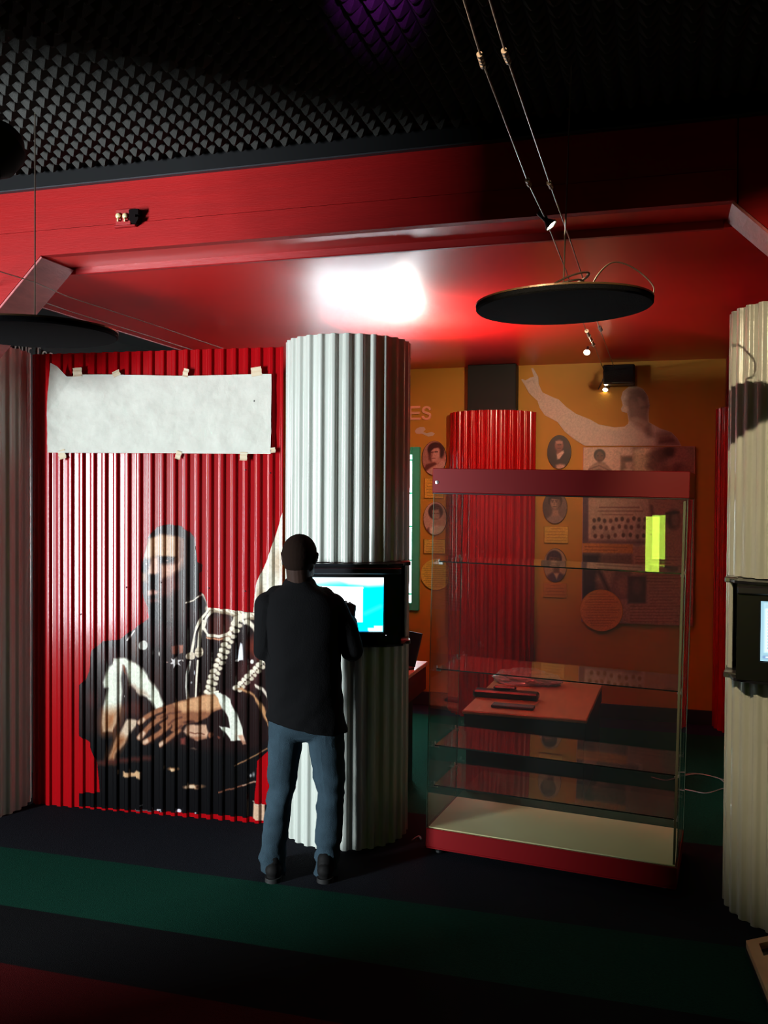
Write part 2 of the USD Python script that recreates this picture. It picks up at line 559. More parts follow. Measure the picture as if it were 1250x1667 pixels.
# walls of the bay
WX0, WX1, WZ0, WZ1 = -3.25, on_y(684, 860, WB)[0], on_y(680, 993, WB)[2], on_y(680, 728, WB)[2]
wb = sg.box(-6.3, -0.02, 2.9, CZ + 0.1).difference(sg.box(WX0 + 0.06, WZ0 + 0.06, WX1 - 0.06, WZ1 - 0.06))
structure("wall_back", prism(wb, WB, WB + 0.2, **fr), YELLOW, label="mustard yellow back wall with pictures")
structure("baseboard_back", cbox(WX0 - 2.9, 2.9, WB - 0.018, WB, 0.0, 0.125, 0.004), DARKBLUE, label="dark skirting board along the mustard wall")
structure("wall_side", cbox(-4.25, -4.17, 5.12, WB, -0.02, CZ + 0.06), BLACK, label="black side wall of the bay")
structure("wall_recess", cbox(-6.3, -4.17, 5.12, 5.2, -0.02, CZ + 0.06), BLACK)
structure("wall_right", cbox(2.8, 2.95, -4.3, WB + 0.2, -0.02, FZ + 0.1), PLASTER)
lw = sg.box(-4.3, -0.02, WB, FZ + 0.1).difference(sg.box(WIN_Y - 0.55, WIN_Z - 1.22, WIN_Y + 0.55, WIN_Z + 1.22))
structure("wall_left", prism(lw, -0.1, 0.0, o=(WIN_X, 0, 0), ex=(0, 1, 0), ey=(0, 0, 1), ez=(1, 0, 0)), PLASTER)
structure("wall_partition", cbox(-4.1, -4.0, -4.2, 1.12, -0.02, FZ + 0.02), PLASTER)
LIME_X, LIME_Y = -1.51, -4.2
bw = sg.box(-6.3, -0.02, 2.9, FZ + 0.1).difference(sg.box(LIME_X - 0.105, 0.86, LIME_X + 0.105, 1.66))
structure("wall_front", prism(bw, -0.1, 0.0, o=(0, LIME_Y, 0), **fr), PLASTER)

# ================================================================== corrugated columns
GREY = mat("grey_corrugated_paint", (186, 192, 184), 0.26, vary=0.03, vscale=4, spec=0.6)
REDC = mat("red_corrugated_paint", (152, 5, 13), 0.16, vary=0.04, vscale=4, spec=0.2)
REDC2 = mat("red_corrugated_paint_matt", (190, 14, 20), 0.22, vary=0.04, vscale=4, spec=0.6)
CH = 2.815


def column(center, label, group=None, kiosk=False, phase=0.3, mt=GREY, h=CH, R=0.35, face=None):
    c = thing("corrugated_column", label, "column", (*center, 0), group)
    if not kiosk:
        part(c, "sheet", corr_tube(center, R, 0.0095, 29, 0.0, h, phase=phase), mt, smooth=40)
        part(c, "sheet_lap", corr_tube(center, R + 0.004, 0.0095, 29, 0.0, h - 0.004, th0=phase + 0.9, th1=phase + 1.13, thick=0.003, phase=phase), mt, smooth=40)
    else:
        part(c, "lower_sheet", corr_tube(center, R, 0.0095, 29, 0.0, kiosk[0], phase=phase), mt, smooth=40)
        part(c, "upper_sheet", corr_tube(center, R, 0.0095, 29, kiosk[1], h, phase=phase), mt, smooth=40)
        a = math.atan2(face[1], face[0])
        part(c, "middle_sheet", corr_tube(center, R, 0.0095, 29, kiosk[0], kiosk[1], th0=a + 1.25, th1=a + 2 * PI - 1.25, phase=phase), mt, smooth=40)
    return c


COL_C = at(565.5, 900, 5.345)[:2]
COL_L = at(-50, 900, 5.70)[:2]
COL_R = at(1316, 900, 4.31)[:2]
KZ = (1.12, 1.575)
FACE_C = unit(C(0.02, -1, 0))[:2]
FACE_R = unit(C(-0.42, -1, 0))[:2]
column(COL_C, "grey corrugated steel column with the blue screen the man is touching", kiosk=KZ, face=FACE_C, phase=0.5)
column(COL_L, "unlit grey corrugated steel column at the left edge beside the red panel", phase=0.1)
column(COL_R, "cream-lit corrugated steel column with a white text screen at the right edge", kiosk=KZ, face=FACE_R, phase=0.2)
BC = on_y(802, 900, WB + 0.02)
BR = on_y(1243, 900, WB + 0.02)
RB = 0.385


def half_column(cx, label, h):
    c = thing("wall_column", label, "column", (cx, WB, 0))
    part(c, "sheet", corr_tube((cx, WB + 0.0), RB, 0.010, 32, 0.0, h, th0=-PI + 0.02, th1=-0.02, phase=0.4), REDC2, smooth=40)
    return c


HB = on_y(802, 667, WB - RB)[2]
half_column(BC[0], "red corrugated column on the mustard wall below the black post", HB)
half_column(BR[0], "red corrugated column on the mustard wall behind the cream-lit column", HB)
pb = on_y(761, 630, WB - 0.15)[0], on_y(840, 630, WB - 0.15)[0]
single("wall_post", cbox(pb[0], pb[1], WB - 0.15, WB - 0.001, HB - 0.3, CZ - 0.002, 0.004), BLACK, "black square post rising from the lit red wall column to the ceiling", "post")
pr = on_y(1183, 630, WB - 0.15)[0]
single("wall_post", cbox(pr, pr + 0.62, WB - 0.15, WB - 0.001, HB - 0.3, CZ - 0.002, 0.004), RED, "red square post above the right-hand red wall column", "post")

# ================================================================== red corrugated panel with the printed figure
PA, PB = on_z(95, 1312, 0), on_z(420, 1340, 0)
PD = unit(PB - PA)
PN = vec(PD[1], -PD[0], 0)                      # towards the camera
P0 = PA - PD * (0.0)
def clear_of(c, sign):
    a, h = (c - PA[:2]) @ PD[:2], (c - PA[:2]) @ PN[:2]
    return a + sign * math.sqrt(0.367 ** 2 - h * h)


S0, S1 = clear_of(COL_L, 1) + 0.012, clear_of(COL_C, -1) - 0.012
PITCHP, AMP = 0.0762, 0.0085
PTOP = 2.80


def panel_pt(s, z, off=0.0):
    s, z = np.broadcast_arrays(np.asarray(s, float), np.asarray(z, float))
    d = AMP * corr(s * 2 * PI / PITCHP + 1.0, 4.2, 0.22) + off
    return P0 + s[..., None] * PD + d[..., None] * PN + z[..., None] * Z0


pn = thing("corrugated_panel", "tall red corrugated panel printed with a seated uniformed man", "panel", P0)
s = np.linspace(S0, S1, int((S1 - S0) / PITCHP * 48))
zz = np.linspace(0, PTOP, 4)
ws = 0.002 * np.sin(s * 9) - 0.004
front = panel_pt(s[:, None], zz[None])
back = panel_pt(s[:, None], zz[None], -0.004)
a, _ = grid_mesh(front)
b, _ = grid_mesh(back[::-1])
t1, _ = grid_mesh(np.stack([front[:, -1], back[:, -1]], 1))
t0, _ = grid_mesh(np.stack([back[:, 0], front[:, 0]], 1))
e0, _ = grid_mesh(np.stack([back[0], front[0]], 0))
e1, _ = grid_mesh(np.stack([front[-1], back[-1]], 0))
part(pn, "sheet", join(a, b, t0, t1, e0, e1), REDC, smooth=40)
# screws
scr = []
for px, py in ((142, 1000), (205, 956), (267, 948), (335, 957), (393, 962), (186, 720), (402, 765), (432, 770), (450, 770)):
    q = EYE + ray(px, py) * (((P0 - EYE) @ PN) / (ray(px, py) @ PN))
    ss = (q - P0) @ PD
    ss = (round((ss * 2 * PI / PITCHP + 1.0 - PI / 2) / (2 * PI)) * 2 * PI + PI / 2 - 1.0) * PITCHP / 2 / PI
    q = panel_pt(ss, q[2])
    part(pn, "screw", lathe([(0, 0.005), (0.004, 0.004), (0.0055, 0.0), (0.0055, -0.002)], 10, q, PN), mat("screw_red", (60, 14, 16), 0.4), label="dark screw head")

# the print: cut vinyl laid over the corrugation
sv = np.arange(0.0, S1, 0.0022)
zv = np.arange(0.012, 1.96, 0.0034)
Sg, Zg = np.meshgrid(sv, zv, indexing="ij")
flat = P0 + Sg[..., None] * PD + Zg[..., None] * Z0
qx, qy = project(flat.reshape(-1, 3))
P = Paint(qx, qy, (26, 12, 12))
P.view(80, 820, 3.087)
man_out = [(500, 165), (540, 115), (600, 102), (660, 110), (705, 140), (735, 175), (748, 290), (768, 305), (765, 340), (757, 352), (757, 440), (775, 455), (800, 520), (900, 530), (1020, 545), (1180, 545), (1180, 1240),
           (1105, 1240), (1048, 1292), (1042, 1410), (1028, 1500), (1075, 1512), (1180, 1512), (1180, 1620), (1022, 1585), (1020, 1578), (860, 1566), (700, 1556), (550, 1548), (430, 1545), (330, 1535), (147, 1527), (147, 1452), (250, 1450), (246, 1390), (235, 1290), (200, 1200),
           (145, 1160), (147, 915), (180, 885), (198, 840), (215, 735), (270, 690), (350, 682), (440, 618), (505, 570), (490, 520), (468, 470), (466, 400), (462, 330), (472, 260)]
white_out = [(1180, 30), (1160, 75), (1110, 240), (1075, 320), (1045, 390), (1030, 450), (1022, 545), (1180, 600)]
P.poly(white_out, (222, 216, 200))
P.view(80, 820, 3.087)
for k in range(7):
    P.poly([(1040 + 22 * k, 30), (1052 + 22 * k, 30), (1052 + 22 * k, 600), (1040 + 22 * k, 600)], (190, 178, 155), 3, 0.35 if k % 2 else 0.15)
P.ell(1150, 300, 25, 60, (170, 140, 110), 6, 0.5).ell(1060, 480, 18, 60, (150, 115, 85), 5, 0.6)
keep = (P.inside(man_out) | P.inside(white_out)).reshape(Sg.shape)
P.poly(man_out[:-1] if False else [(462, 620), (800, 520), (1020, 548), (1180, 548), (1180, 1700), (0, 1700), (0, 700)], (26, 12, 12), 1)
P.poly([(0, 1180), (400, 1150), (700, 1230), (1000, 1250), (1180, 1180), (1180, 1700), (0, 1700)], (9, 8, 10), 14)
for cx, cy, rx, ry, col, al in ((560, 660, 90, 60, (52, 20, 20), .6), (860, 620, 60, 70, (84, 32, 24), .8), (1050, 720, 50, 60, (120, 44, 28), .8), (1000, 860, 60, 90, (64, 26, 26), .7), (300, 760, 60, 40, (66, 26, 26), .6), (210, 980, 30, 40, (50, 20, 20), .7),
                               (690, 560, 60, 40, (50, 22, 24), .6), (900, 1000, 60, 60, (58, 24, 28), .5), (420, 880, 30, 70, (70, 34, 22), .5), (540, 880, 30, 60, (60, 28, 20), .5), (430, 1030, 50, 40, (72, 28, 22), .7), (430, 720, 20, 50, (110, 58, 30), .5)):
    P.ell(cx, cy, rx, ry, col, 9, al)
# head
P.poly([(500, 165), (540, 115), (600, 100), (665, 110), (715, 145), (740, 200), (752, 290), (770, 310), (760, 350), (758, 450), (700, 500), (690, 570), (560, 600), (500, 575), (490, 520), (466, 470), (460, 330), (472, 255)], (40, 21, 18), 1)
P.poly([(505, 172), (560, 150), (640, 160), (675, 185), (660, 280), (600, 290), (540, 268), (475, 285), (474, 255)], (186, 148, 116), 6)
P.poly([(640, 170), (690, 180), (700, 260), (680, 320), (640, 290)], (96, 50, 34), 8, .9)
P.poly([(498, 175), (540, 112), (600, 98), (668, 108), (720, 140), (742, 180), (700, 178), (640, 160), (560, 148)], (42, 24, 22), 3)
P.poly([(690, 165), (735, 175), (752, 300), (757, 440), (700, 490), (690, 330)], (26, 14, 14), 8)
P.ell(486, 305, 18, 28, (22, 12, 12), 3).ell(486, 303, 5, 4, (190, 180, 175), 1.2)
P.poly([(545, 262), (640, 268), (630, 285), (540, 280)], (40, 22, 18), 3)
P.poly([(556, 272), (625, 280), (622, 306), (560, 300)], (24, 12, 12), 4).ell(590, 286, 7, 4, (150, 120, 110), 1.2)
P.poly([(520, 270), (545, 270), (548, 345), (530, 362), (500, 350), (505, 320)], (196, 152, 130), 4)
P.poly([(560, 305), (640, 298), (660, 280), (655, 330), (610, 372), (565, 380)], (182, 134, 112), 6)
P.poly([(490, 352), (545, 360), (545, 400), (500, 395)], (30, 14, 14), 4).poly([(463, 350), (487, 348), (490, 395), (466, 390)], (150, 106, 76), 4, .8)
P.poly([(560, 385), (640, 350), (650, 420), (600, 470), (560, 460)], (112, 58, 50), 8, .85)
P.poly([(492, 440), (520, 432), (545, 440), (540, 456), (500, 460)], (166, 116, 104), 3).poly([(505, 482), (540, 478), (545, 492), (515, 498)], (96, 50, 46), 4)
P.poly([(470, 410), (490, 420), (492, 520), (470, 480)], (40, 22, 18), 4).poly([(495, 500), (560, 500), (580, 590), (510, 575)], (20, 11, 12), 4)
P.poly([(752, 300), (766, 308), (764, 336), (754, 344)], (54, 24, 24), 2)
P.line([(690, 497), (720, 488), (765, 458)], 7, (210, 198, 180)).line([(770, 455), (790, 490), (800, 520)], 13, (170, 160, 145), 2)
# braided cords
CORD, CSH = (226, 216, 196), (150, 132, 108)
P.line([(798, 528), (870, 534), (940, 552), (1010, 566), (1060, 570)], 34, CSH, 2).line([(805, 522), (870, 528), (935, 546), (1010, 560), (1060, 560)], 22, CORD, 1.5)
for k in range(8):
    P.line([(815 + 28 * k, 518 + 5 * k), (838 + 28 * k, 545 + 4 * k)], 4, CSH, 1)
P.line([(815, 545), (788, 575), (772, 625), (800, 660), (850, 668), (900, 655), (925, 620), (935, 575)], 15, CORD)
P.line([(790, 672), (850, 684), (905, 668)], 8, (190, 130, 96))
P.line([(800, 535), (765, 575), (735, 640), (722, 700), (712, 755)], 14, CORD).line([(772, 590), (758, 650), (752, 735)], 13, CORD)
P.ell(712, 766, 23, 19, (196, 180, 158)).ell(753, 746, 19, 26, (206, 190, 166)).line([(736, 740), (770, 742)], 3, CSH).line([(736, 757), (770, 759)], 3, CSH)
P.line([(706, 795), (694, 860), (692, 920), (697, 978)], 10, (196, 190, 180)).line([(750, 788), (744, 870), (739, 975)], 10, CORD)
P.ell(730, 850, 5, 12, (200, 205, 215)).ell(712, 900, 4, 6, (150, 150, 150))
for k in range(15):
    f = k / 14
    x, y = 955 - 155 * f - 10 * math.sin(f * PI), 580 + 372 * f
    P.ell(x - 10, y - 4, 17, 13, CSH, 1.5).ell(x - 9, y - 6, 15, 11, CORD, 1.5).ell(x + 12, y + 7, 15, 11, (206, 194, 172), 1.5)
P.line([(930, 600), (955, 570), (1000, 560)], 26, CORD, 2).line([(965, 575), (985, 600)], 14, CORD)
P.line([(995, 590), (1030, 625), (1048, 665)], 22, CORD, 2)
for k in range(8):
    f = k / 7
    x, y = 1082 - 135 * f, 795 + 135 * f
    P.ell(x - 7, y - 6, 16, 13, CORD, 1.5).ell(x + 9, y + 8, 13, 11, (200, 186, 164), 1.5).ell(x + 2, y + 1, 4, 3, (60, 40, 34), 1)
P.poly([(958, 700), (968, 705), (977, 785), (945, 790), (950, 740)], (226, 228, 236), 1.5).ell(1017, 795, 9, 11, (224, 220, 214)).ell(945, 788, 8, 7, (226, 220, 214))
P.line([(800, 950), (850, 945)], 10, CORD)
# medal, button
P.poly([(618, 715), (645, 712), (642, 755), (620, 756)], (104, 52, 38), 2).poly([(650, 712), (676, 710), (672, 750), (652, 755)], (150, 92, 74), 2)
star = [(635 + (31 if k % 2 == 0 else 13) * math.sin(k * PI / 6 + .2), 795 - (31 if k % 2 == 0 else 13) * math.cos(k * PI / 6 + .2)) for k in range(12)]
P.poly(star, (204, 198, 196), 1.2).ell(672, 788, 6, 5, (200, 190, 180)).ell(590, 798, 5, 3, (140, 110, 100))
P.ell(473, 712, 20, 24, (196, 196, 186), 1.2).ell(553, 755, 6, 12, (220, 215, 205)).line([(395, 685), (425, 640)], 8, (210, 200, 195))
# pale lapels
P.view(120, 1040, 6.944)
LAP = (214, 216, 200)
P.poly([(460, 225), (430, 288), (390, 320), (340, 490), (350, 545), (385, 560), (372, 640), (345, 760), (325, 950), (340, 1045), (430, 1052), (490, 950), (530, 750), (542, 600), (530, 450), (552, 300), (545, 250)], LAP, 7)
P.poly([(345, 830), (520, 800), (490, 950), (430, 1055), (338, 1050), (325, 950)], (150, 88, 48), 45)
P.poly([(460, 222), (600, 214), (655, 262), (740, 292), (870, 470), (980, 630), (1022, 730), (1000, 810), (920, 800), (880, 700), (760, 630), (640, 520), (600, 330), (552, 295)], LAP, 7)
P.poly([(640, 520), (760, 630), (860, 650), (700, 530)], (176, 150, 130), 14)
P.poly([(610, 905), (722, 922), (700, 985), (640, 1060), (590, 1170), (480, 1290), (460, 1390), (380, 1395), (400, 1320), (500, 1100), (560, 980)], (196, 172, 148), 7)
P.poly([(500, 1090), (600, 1130), (480, 1290), (455, 1395), (380, 1395), (400, 1320)], (128, 70, 34), 30)
P.line([(250, 1410), (480, 1385), (700, 1360), (870, 1345)], 46, (62, 26, 22), 12)
P.ell(575, 648, 10, 10, (200, 190, 185), 3).ell(200, 690, 40, 60, (60, 24, 24), 20, .6).poly([(545, 300), (580, 310), (600, 400), (560, 370)], (120, 62, 38), 6)
# hands
P.view(210, 1110, 5.68)
P.poly([(225, 270), (300, 235), (400, 200), (560, 158), (720, 118), (800, 120), (850, 165), (862, 242), (770, 285), (735, 325), (640, 370), (520, 392), (440, 460), (330, 440), (250, 355)], (132, 82, 56), 4)
P.poly([(420, 200), (560, 160), (720, 120), (800, 124), (850, 165), (858, 235), (760, 270), (600, 270), (480, 280)], (192, 144, 104), 9)
for pts, w in (([(300, 255), (230, 285), (150, 330), (105, 372)], 44), ([(320, 320), (240, 370), (160, 440), (102, 512)], 46), ([(370, 400), (290, 470), (205, 525), (140, 562)], 46), ([(460, 450), (400, 500), (345, 540), (292, 580)], 40)):
    P.line([(x + 8, y + 9) for x, y in pts], w + 8, (34, 16, 14), 4).line(pts, w, (142, 90, 62), 5)
    (x, y), (x2, y2) = pts[-1], pts[-2]
    P.line([(x + (x2 - x) * .45, y + (y2 - y) * .45), (x, y)], w * .8, (202, 168, 142), 5)
P.line([(300, 330), (380, 290), (470, 280)], 10, (80, 44, 34), 6).line([(360, 400), (420, 350), (480, 330)], 12, (74, 38, 30), 6).line([(440, 440), (480, 410)], 12, (70, 36, 30), 6)
P.ell(560, 372, 40, 10, (50, 24, 20), 6)
P.poly([(510, 455), (540, 400), (620, 395), (715, 400), (742, 470), (720, 520), (640, 542), (560, 512)], (186, 146, 120), 5).line([(560, 470), (600, 480), (640, 470), (690, 490)], 9, (100, 54, 40), 3).ell(756, 490, 18, 26, (140, 86, 62), 3).ell(640, 520, 60, 16, (140, 86, 62), 5, .8)
P.poly([(470, 530), (525, 510), (525, 575), (475, 580)], (104, 46, 40), 5).ell(830, 512, 18, 12, (90, 46, 36), 3).ell(598, 618, 26, 8, (80, 62, 52), 3)
P.poly([(775, 100), (850, 98), (930, 160), (990, 280), (1040, 420), (1078, 545), (1010, 545), (940, 542), (838, 405), (930, 432), (912, 330), (860, 232), (830, 170)], (216, 218, 204), 3)
P.poly([(1000, 500), (1060, 490), (1088, 570), (1050, 580)], (184, 130, 104), 4, .8).line([(930, 300), (950, 420), (945, 520)], 12, (186, 190, 180), 5, .8)
P.poly([(985, 66), (1050, 52), (1130, 100), (1180, 140), (1250, 240), (1300, 420), (1240, 330), (1200, 215), (1140, 130), (1080, 92)], (172, 124, 84), 4)
P.line([(1170, 30), (1230, 70), (1290, 150)], 26, (210, 196, 180), 3)
P.line([(1280, 615), (1150, 690), (1060, 735), (985, 772)], 11, (146, 102, 70), 3).line([(1180, 918), (1000, 975), (830, 1020)], 13, (112, 66, 48), 3).line([(1180, 918), (1050, 955)], 7, (180, 150, 130), 3)
P.ell(405, 808, 44, 17, (150, 104, 66), 4).ell(400, 812, 24, 13, (210, 176, 140), 3)
P.poly([(-60, 830), (40, 845), (75, 815), (112, 835), (108, 900), (60, 880), (-60, 880)], (190, 150, 112), 4).ell(600, 970, 84, 20, (140, 100, 70), 4).ell(575, 972, 46, 15, (206, 178, 150), 3).ell(640, 970, 14, 14, (40, 20, 14), 4)
P.ell(1120, 870, 10, 14, (150, 150, 150), 3).ell(1148, 860, 12, 20, (120, 120, 120), 4)
P.poly([(1148, 1120), (1180, 1128), (1250, 1132), (1250, 1300), (1140, 1280)], (196, 160, 134), 3).line([(1142, 1105), (1180, 1130), (1250, 1138)], 6, (226, 210, 190), 2)
for x, y, r in ((112, 1142, 6), (262, 1190, 12), (292, 1180, 9), (455, 1198, 24), (620, 1208, 8), (300, 1195, 5)):
    P.ell(x, y, r, r * .8, (214, 206, 214), 2)
P.line([(55, 1186), (150, 1192), (240, 1196)], 7, (120, 110, 112), 3)
P.grain(0.10, 0.35, 3)
vin, used = grid_mesh(panel_pt(Sg, Zg, 0.0012), keep)
part(pn, "printed_figure", vin, mat_print("vinyl_print", 0.2, spec=0.24), smooth=True, label="printed figure of a seated man in dark uniform with white braided cords, arms crossed", tint=P.tint(used))

# ================================================================== windows
def window_frame(t, x0, x1, z0, z1, y, depth, w, material, bars_z=(), bars_x=(), bar=0.014):
    part(t, "stile", cbox(x0, x0 + w, y, y + depth, z0, z1, 0.004), material)
    part(t, "stile", cbox(x1 - w, x1, y, y + depth, z0, z1, 0.004), material)
    part(t, "rail", cbox(x0 + w, x1 - w, y, y + depth, z1 - w, z1, 0.004), material)
    part(t, "rail", cbox(x0 + w, x1 - w, y, y + depth, z0, z0 + w, 0.004), material)
    for z in bars_z:
        part(t, "glazing_bar", cbox(x0 + w, x1 - w, y + depth * .4, y + depth * .8, z - bar / 2, z + bar / 2, 0.003), material)
    for x in bars_x:
        part(t, "glazing_bar", cbox(x - bar / 2, x + bar / 2, y + depth * .4, y + depth * .8, z0 + w, z1 - w, 0.003), material)


w1 = thing("window_1", "teal framed small-paned window full of daylight in the mustard wall", base=(WX0, WB, WZ0), kind="structure")
bz = [on_y(668, p, WB)[2] for p in (749, 803, 857, 912, 967)]
window_frame(w1, WX0, WX1, WZ0, WZ1, WB - 0.05, 0.12, 0.07, TEAL, bz, np.linspace(WX0 + 0.07, WX1 - 0.07, 5)[1:-1])
part(w1, "bright_pane", cbox(WX0 + 0.05, WX1 - 0.05, WB + 0.075, WB + 0.08, WZ0 + 0.05, WZ1 - 0.05), mat_emit("window_daylight", (240, 248, 255), 14.0))
w2 = thing("window_2", "daylit window in the left wall", base=(WIN_X, WIN_Y, WIN_Z), kind="structure")
for y0, y1, z0, z1 in ((-.6, -.55, -1.27, 1.27), (.55, .6, -1.27, 1.27), (-.55, .55, -1.27, -1.22), (-.55, .55, 1.22, 1.27)):
    part(w2, "frame_bar", cbox(WIN_X - 0.12, WIN_X + 0.03, WIN_Y + y0, WIN_Y + y1, WIN_Z + z0, WIN_Z + z1, 0.004), TEAL)
w3 = thing("window_3", "narrow lime-tinted window in the wall behind the viewer", base=(LIME_X, LIME_Y, 0.7), kind="structure")
window_frame(w3, LIME_X - 0.145, LIME_X + 0.145, 0.82, 1.70, LIME_Y - 0.11, 0.13, 0.04, BLACK)
part(w3, "tinted_pane", cbox(LIME_X - 0.105, LIME_X + 0.105, LIME_Y - 0.09, LIME_Y - 0.08, 0.86, 1.66), mat_emit("lime_daylight", (214, 255, 84), 9.0))

# ================================================================== paper taped to the panel
pp = thing("paper_sheet", "white paper sheet taped across the top of the red panel", "paper", P0 + Z0 * 2.5)
STZ = {}


def on_panel(px, py, off=0.02):
    r = ray(px, py)
    return EYE + r * ((P0 + PN * off - EYE) @ PN) / (r @ PN)


c00, c10, c11, c01 = on_panel(80, 737), on_panel(441, 739), on_panel(442, 609), on_panel(81, 610)
nU, nV = 140, 50
uu, vv = np.meshgrid(np.linspace(0, 1, nU), np.linspace(0, 1, nV), indexing="ij")
G = (c00 * ((1 - uu) * (1 - vv))[..., None] + c10 * (uu * (1 - vv))[..., None] + c11 * (uu * vv)[..., None] + c01 * ((1 - uu) * vv)[..., None])
G = G - Z0 * (0.010 * np.clip(1 - np.abs(uu - .62) * 3.2, 0, 1) * (vv > .5) * vv)[..., None]
nz = meshkit.fbm(np.stack([uu * 9, vv * 3.5, 0 * uu], -1), 4, 5) - .5
curl = np.exp(-uu / 0.035)
corner = np.clip(1 - (uu / 0.11 + (1 - vv) / 0.5), 0, 1)
G = G + PN * (0.022 * nz * np.clip(4 * np.minimum(vv, 1 - vv) + .35, 0, 1) + 0.004 - 0.0 * uu)[..., None] + PN * (0.035 * curl * (0.4 + 0.6 * vv))[..., None]
G = G + PD * (0.055 * corner ** 1.2)[..., None] + Z0 * (0.06 * corner - 0.03 * np.clip(1 - np.abs(uu - .08) / .05, 0, 1) * vv ** 6)[..., None] + PN * (0.04 * corner)[..., None]
fa, _ = grid_mesh(G)
fb, _ = grid_mesh((G - PN * 0.0006)[::-1])
part(pp, "sheet", join(fa, fb), mat("paper", (200, 202, 192), 0.75, vary=0.07, vscale=14, bump=0.5, bscale=16), smooth=True)
for px, py in ((356, 623), (414, 653), (207, 700), (279, 690), (362, 690)):
    part(pp, "speck", trimesh.creation.icosphere(1, .004).apply_scale((1.2, 1, 2)).apply_translation(on_panel(px, py, 0.017)), mat("dark_speck", (70, 70, 70), 0.8), label="dark speck")
TAPE = mat("masking_tape", (206, 190, 160), 0.6, vary=0.06, vscale=30)
for px, py, w, h, rot in ((127, 606, 16, 14, .05), (190, 608, 13, 9, .4), (303, 607, 9, 13, -.25), (418, 605, 17, 14, .12), (102, 740, 13, 15, .25), (291, 741, 9, 13, -.3), (397, 743, 12, 13, -.05), (445, 733, 8, 8, .1)):
    o = on_panel(px, py, 0.019)
    k = 5.65 / FOC
    gx, gz = np.meshgrid(np.linspace(-.5, .5, 7) * w * k, np.linspace(-.5, .5, 7) * h * k, indexing="ij")
    gx2, gz2 = gx * math.cos(rot) - gz * math.sin(rot), gx * math.sin(rot) + gz * math.cos(rot)
    ed = 0.004 * np.sin(gz * 240 + px) + 0.008
    T = o + gx2[..., None] * PD + gz2[..., None] * Z0 + ed[..., None] * PN
    ta, _ = grid_mesh(T)
    tb, _ = grid_mesh((T - PN * 0.0008)[::-1])
    part(pp, "tape_strip", join(ta, tb), TAPE, smooth=True, label="strip of masking tape")

# ================================================================== screens in the columns
def kiosk(center, face, label, paint, screen):
    """A black monitor case set into the column; face = horizontal unit vector its screen looks along."""
    ez = vec(face[0], face[1], 0)
    ex = vec(-ez[1], ez[0], 0)                  # to the viewer's right
    o = vec(center[0], center[1], 0)
    k = thing("monitor", label, "monitor", o + Z0 * KZ[0])
    L = lambda m: framed(m, o, ex, Z0, ez)
    z0, z1 = KZ[0] + 0.004, KZ[1] - 0.004
    W, D = 0.298, 0.405
    body = sg.box(-W, -0.20, W, D - 0.05)
    part(k, "case", framed(prism(sg.box(-W, z0 + 0.012, W, z1 - 0.012), -0.2, D - 0.03), o, ex, Z0, ez), BLACKSTEEL)
    for nm, za, zb in (("top_plate", z1 - 0.012, z1), ("bottom_plate", z0, z0 + 0.012)):
        pl = sg.Polygon([(-0.352, -0.19), (0.352, -0.19), (0.352, 0.20), (0.31, 0.365), (0.22, 0.412), (-0.22, 0.412), (-0.31, 0.365), (-0.352, 0.20)])
        m = prism(pl, za, zb, o=o, ex=ex, ey=ez, ez=Z0)
        part(k, nm, m, mat("plate_metal", (44, 46, 52), 0.3, metal=0.6), label="dark metal plate")
    sx0, sx1, sz0, sz1 = screen
    for zc in (z0 + .006, z1 - .006):
        for sx in (-1, 1):
            part(k, "corner_bracket", L(cbox(*sorted((sx * .30, sx * .356)), zc - .012, zc + .012, .20, .27, .004)), STEEL, label="bright steel corner bracket")
    bez = sg.box(-W, z0 + 0.013, W, z1 - 0.013).difference(sg.box(sx0, sz0, sx1, sz1).buffer(0.004))
    part(k, "bezel", framed(prism(bez, D - 0.03, D), o, ex, Z0, ez), BLACKSTEEL)
    part(k, "hood", L(cbox(-W, W, z1 - 0.055, z1 - 0.02, D, D + 0.016, 0.006)), mat("hood_plastic", (30, 31, 36), 0.4))
    n1, n2 = 150, 110
    a, b = np.meshgrid(np.linspace(sx0, sx1, n1), np.linspace(sz0, sz1, n2), indexing="ij")
    G = o + a[..., None] * ex + b[..., None] * Z0 + (D - 0.012) * ez
    q = Paint((a - sx0) / (sx1 - sx0) * 100, (sz1 - b) / (sz1 - sz0) * 75, (0, 190, 235))
    paint(q)
    m, _ = grid_mesh(G)
    part(k, "screen", m, mat_screen("screen_" + ("blue" if paint is paint_blue else "text"), 2.6 if paint is paint_blue else 1.4), smooth=True, tint=q.tint(), label="lit screen")
    part(k, "power_light", L(cbox(sx1 + 0.012, sx1 + 0.017, sz0 - 0.02, sz0 - 0.016, D, D + 0.002)), mat_emit("power_light", (220, 230, 255), 1.2), label="small white power light")
    return k


def paint_blue(q):
    q.poly([(0, -5), (105, -5), (105, 8), (60, 7), (30, 9), (0, 14)], (200, 246, 255), 6)
    q.poly([(40, 0), (105, 0), (105, 9), (80, 11), (55, 8)], (255, 255, 255), 4)
    q.poly([(0, 50), (35, 78), (0, 78)], (0, 170, 225), 9, .6).line([(76, 50), (96, 40)], 3, (70, 220, 245), 3, .6)
    q.poly([(12, 12), (73, 13), (73, 62), (12, 62)], (252, 254, 255), 0.7).line([(12, 13.5), (73, 14.5)], 2.2, (214, 240, 250), 0.6)
    for k in range(4):
        q.line([(18, 20 + 5 * k), (40 + 6 * (k % 2), 20 + 5 * k)], 0.9, (226, 236, 242), .5)
    q.poly([(80, 70), (88, 70), (88, 67), (99, 67), (99, 75), (80, 75)], (240, 250, 255), 1)
    q.line([(0, 74.5), (80, 74.5)], 2, (20, 120, 190), 1)


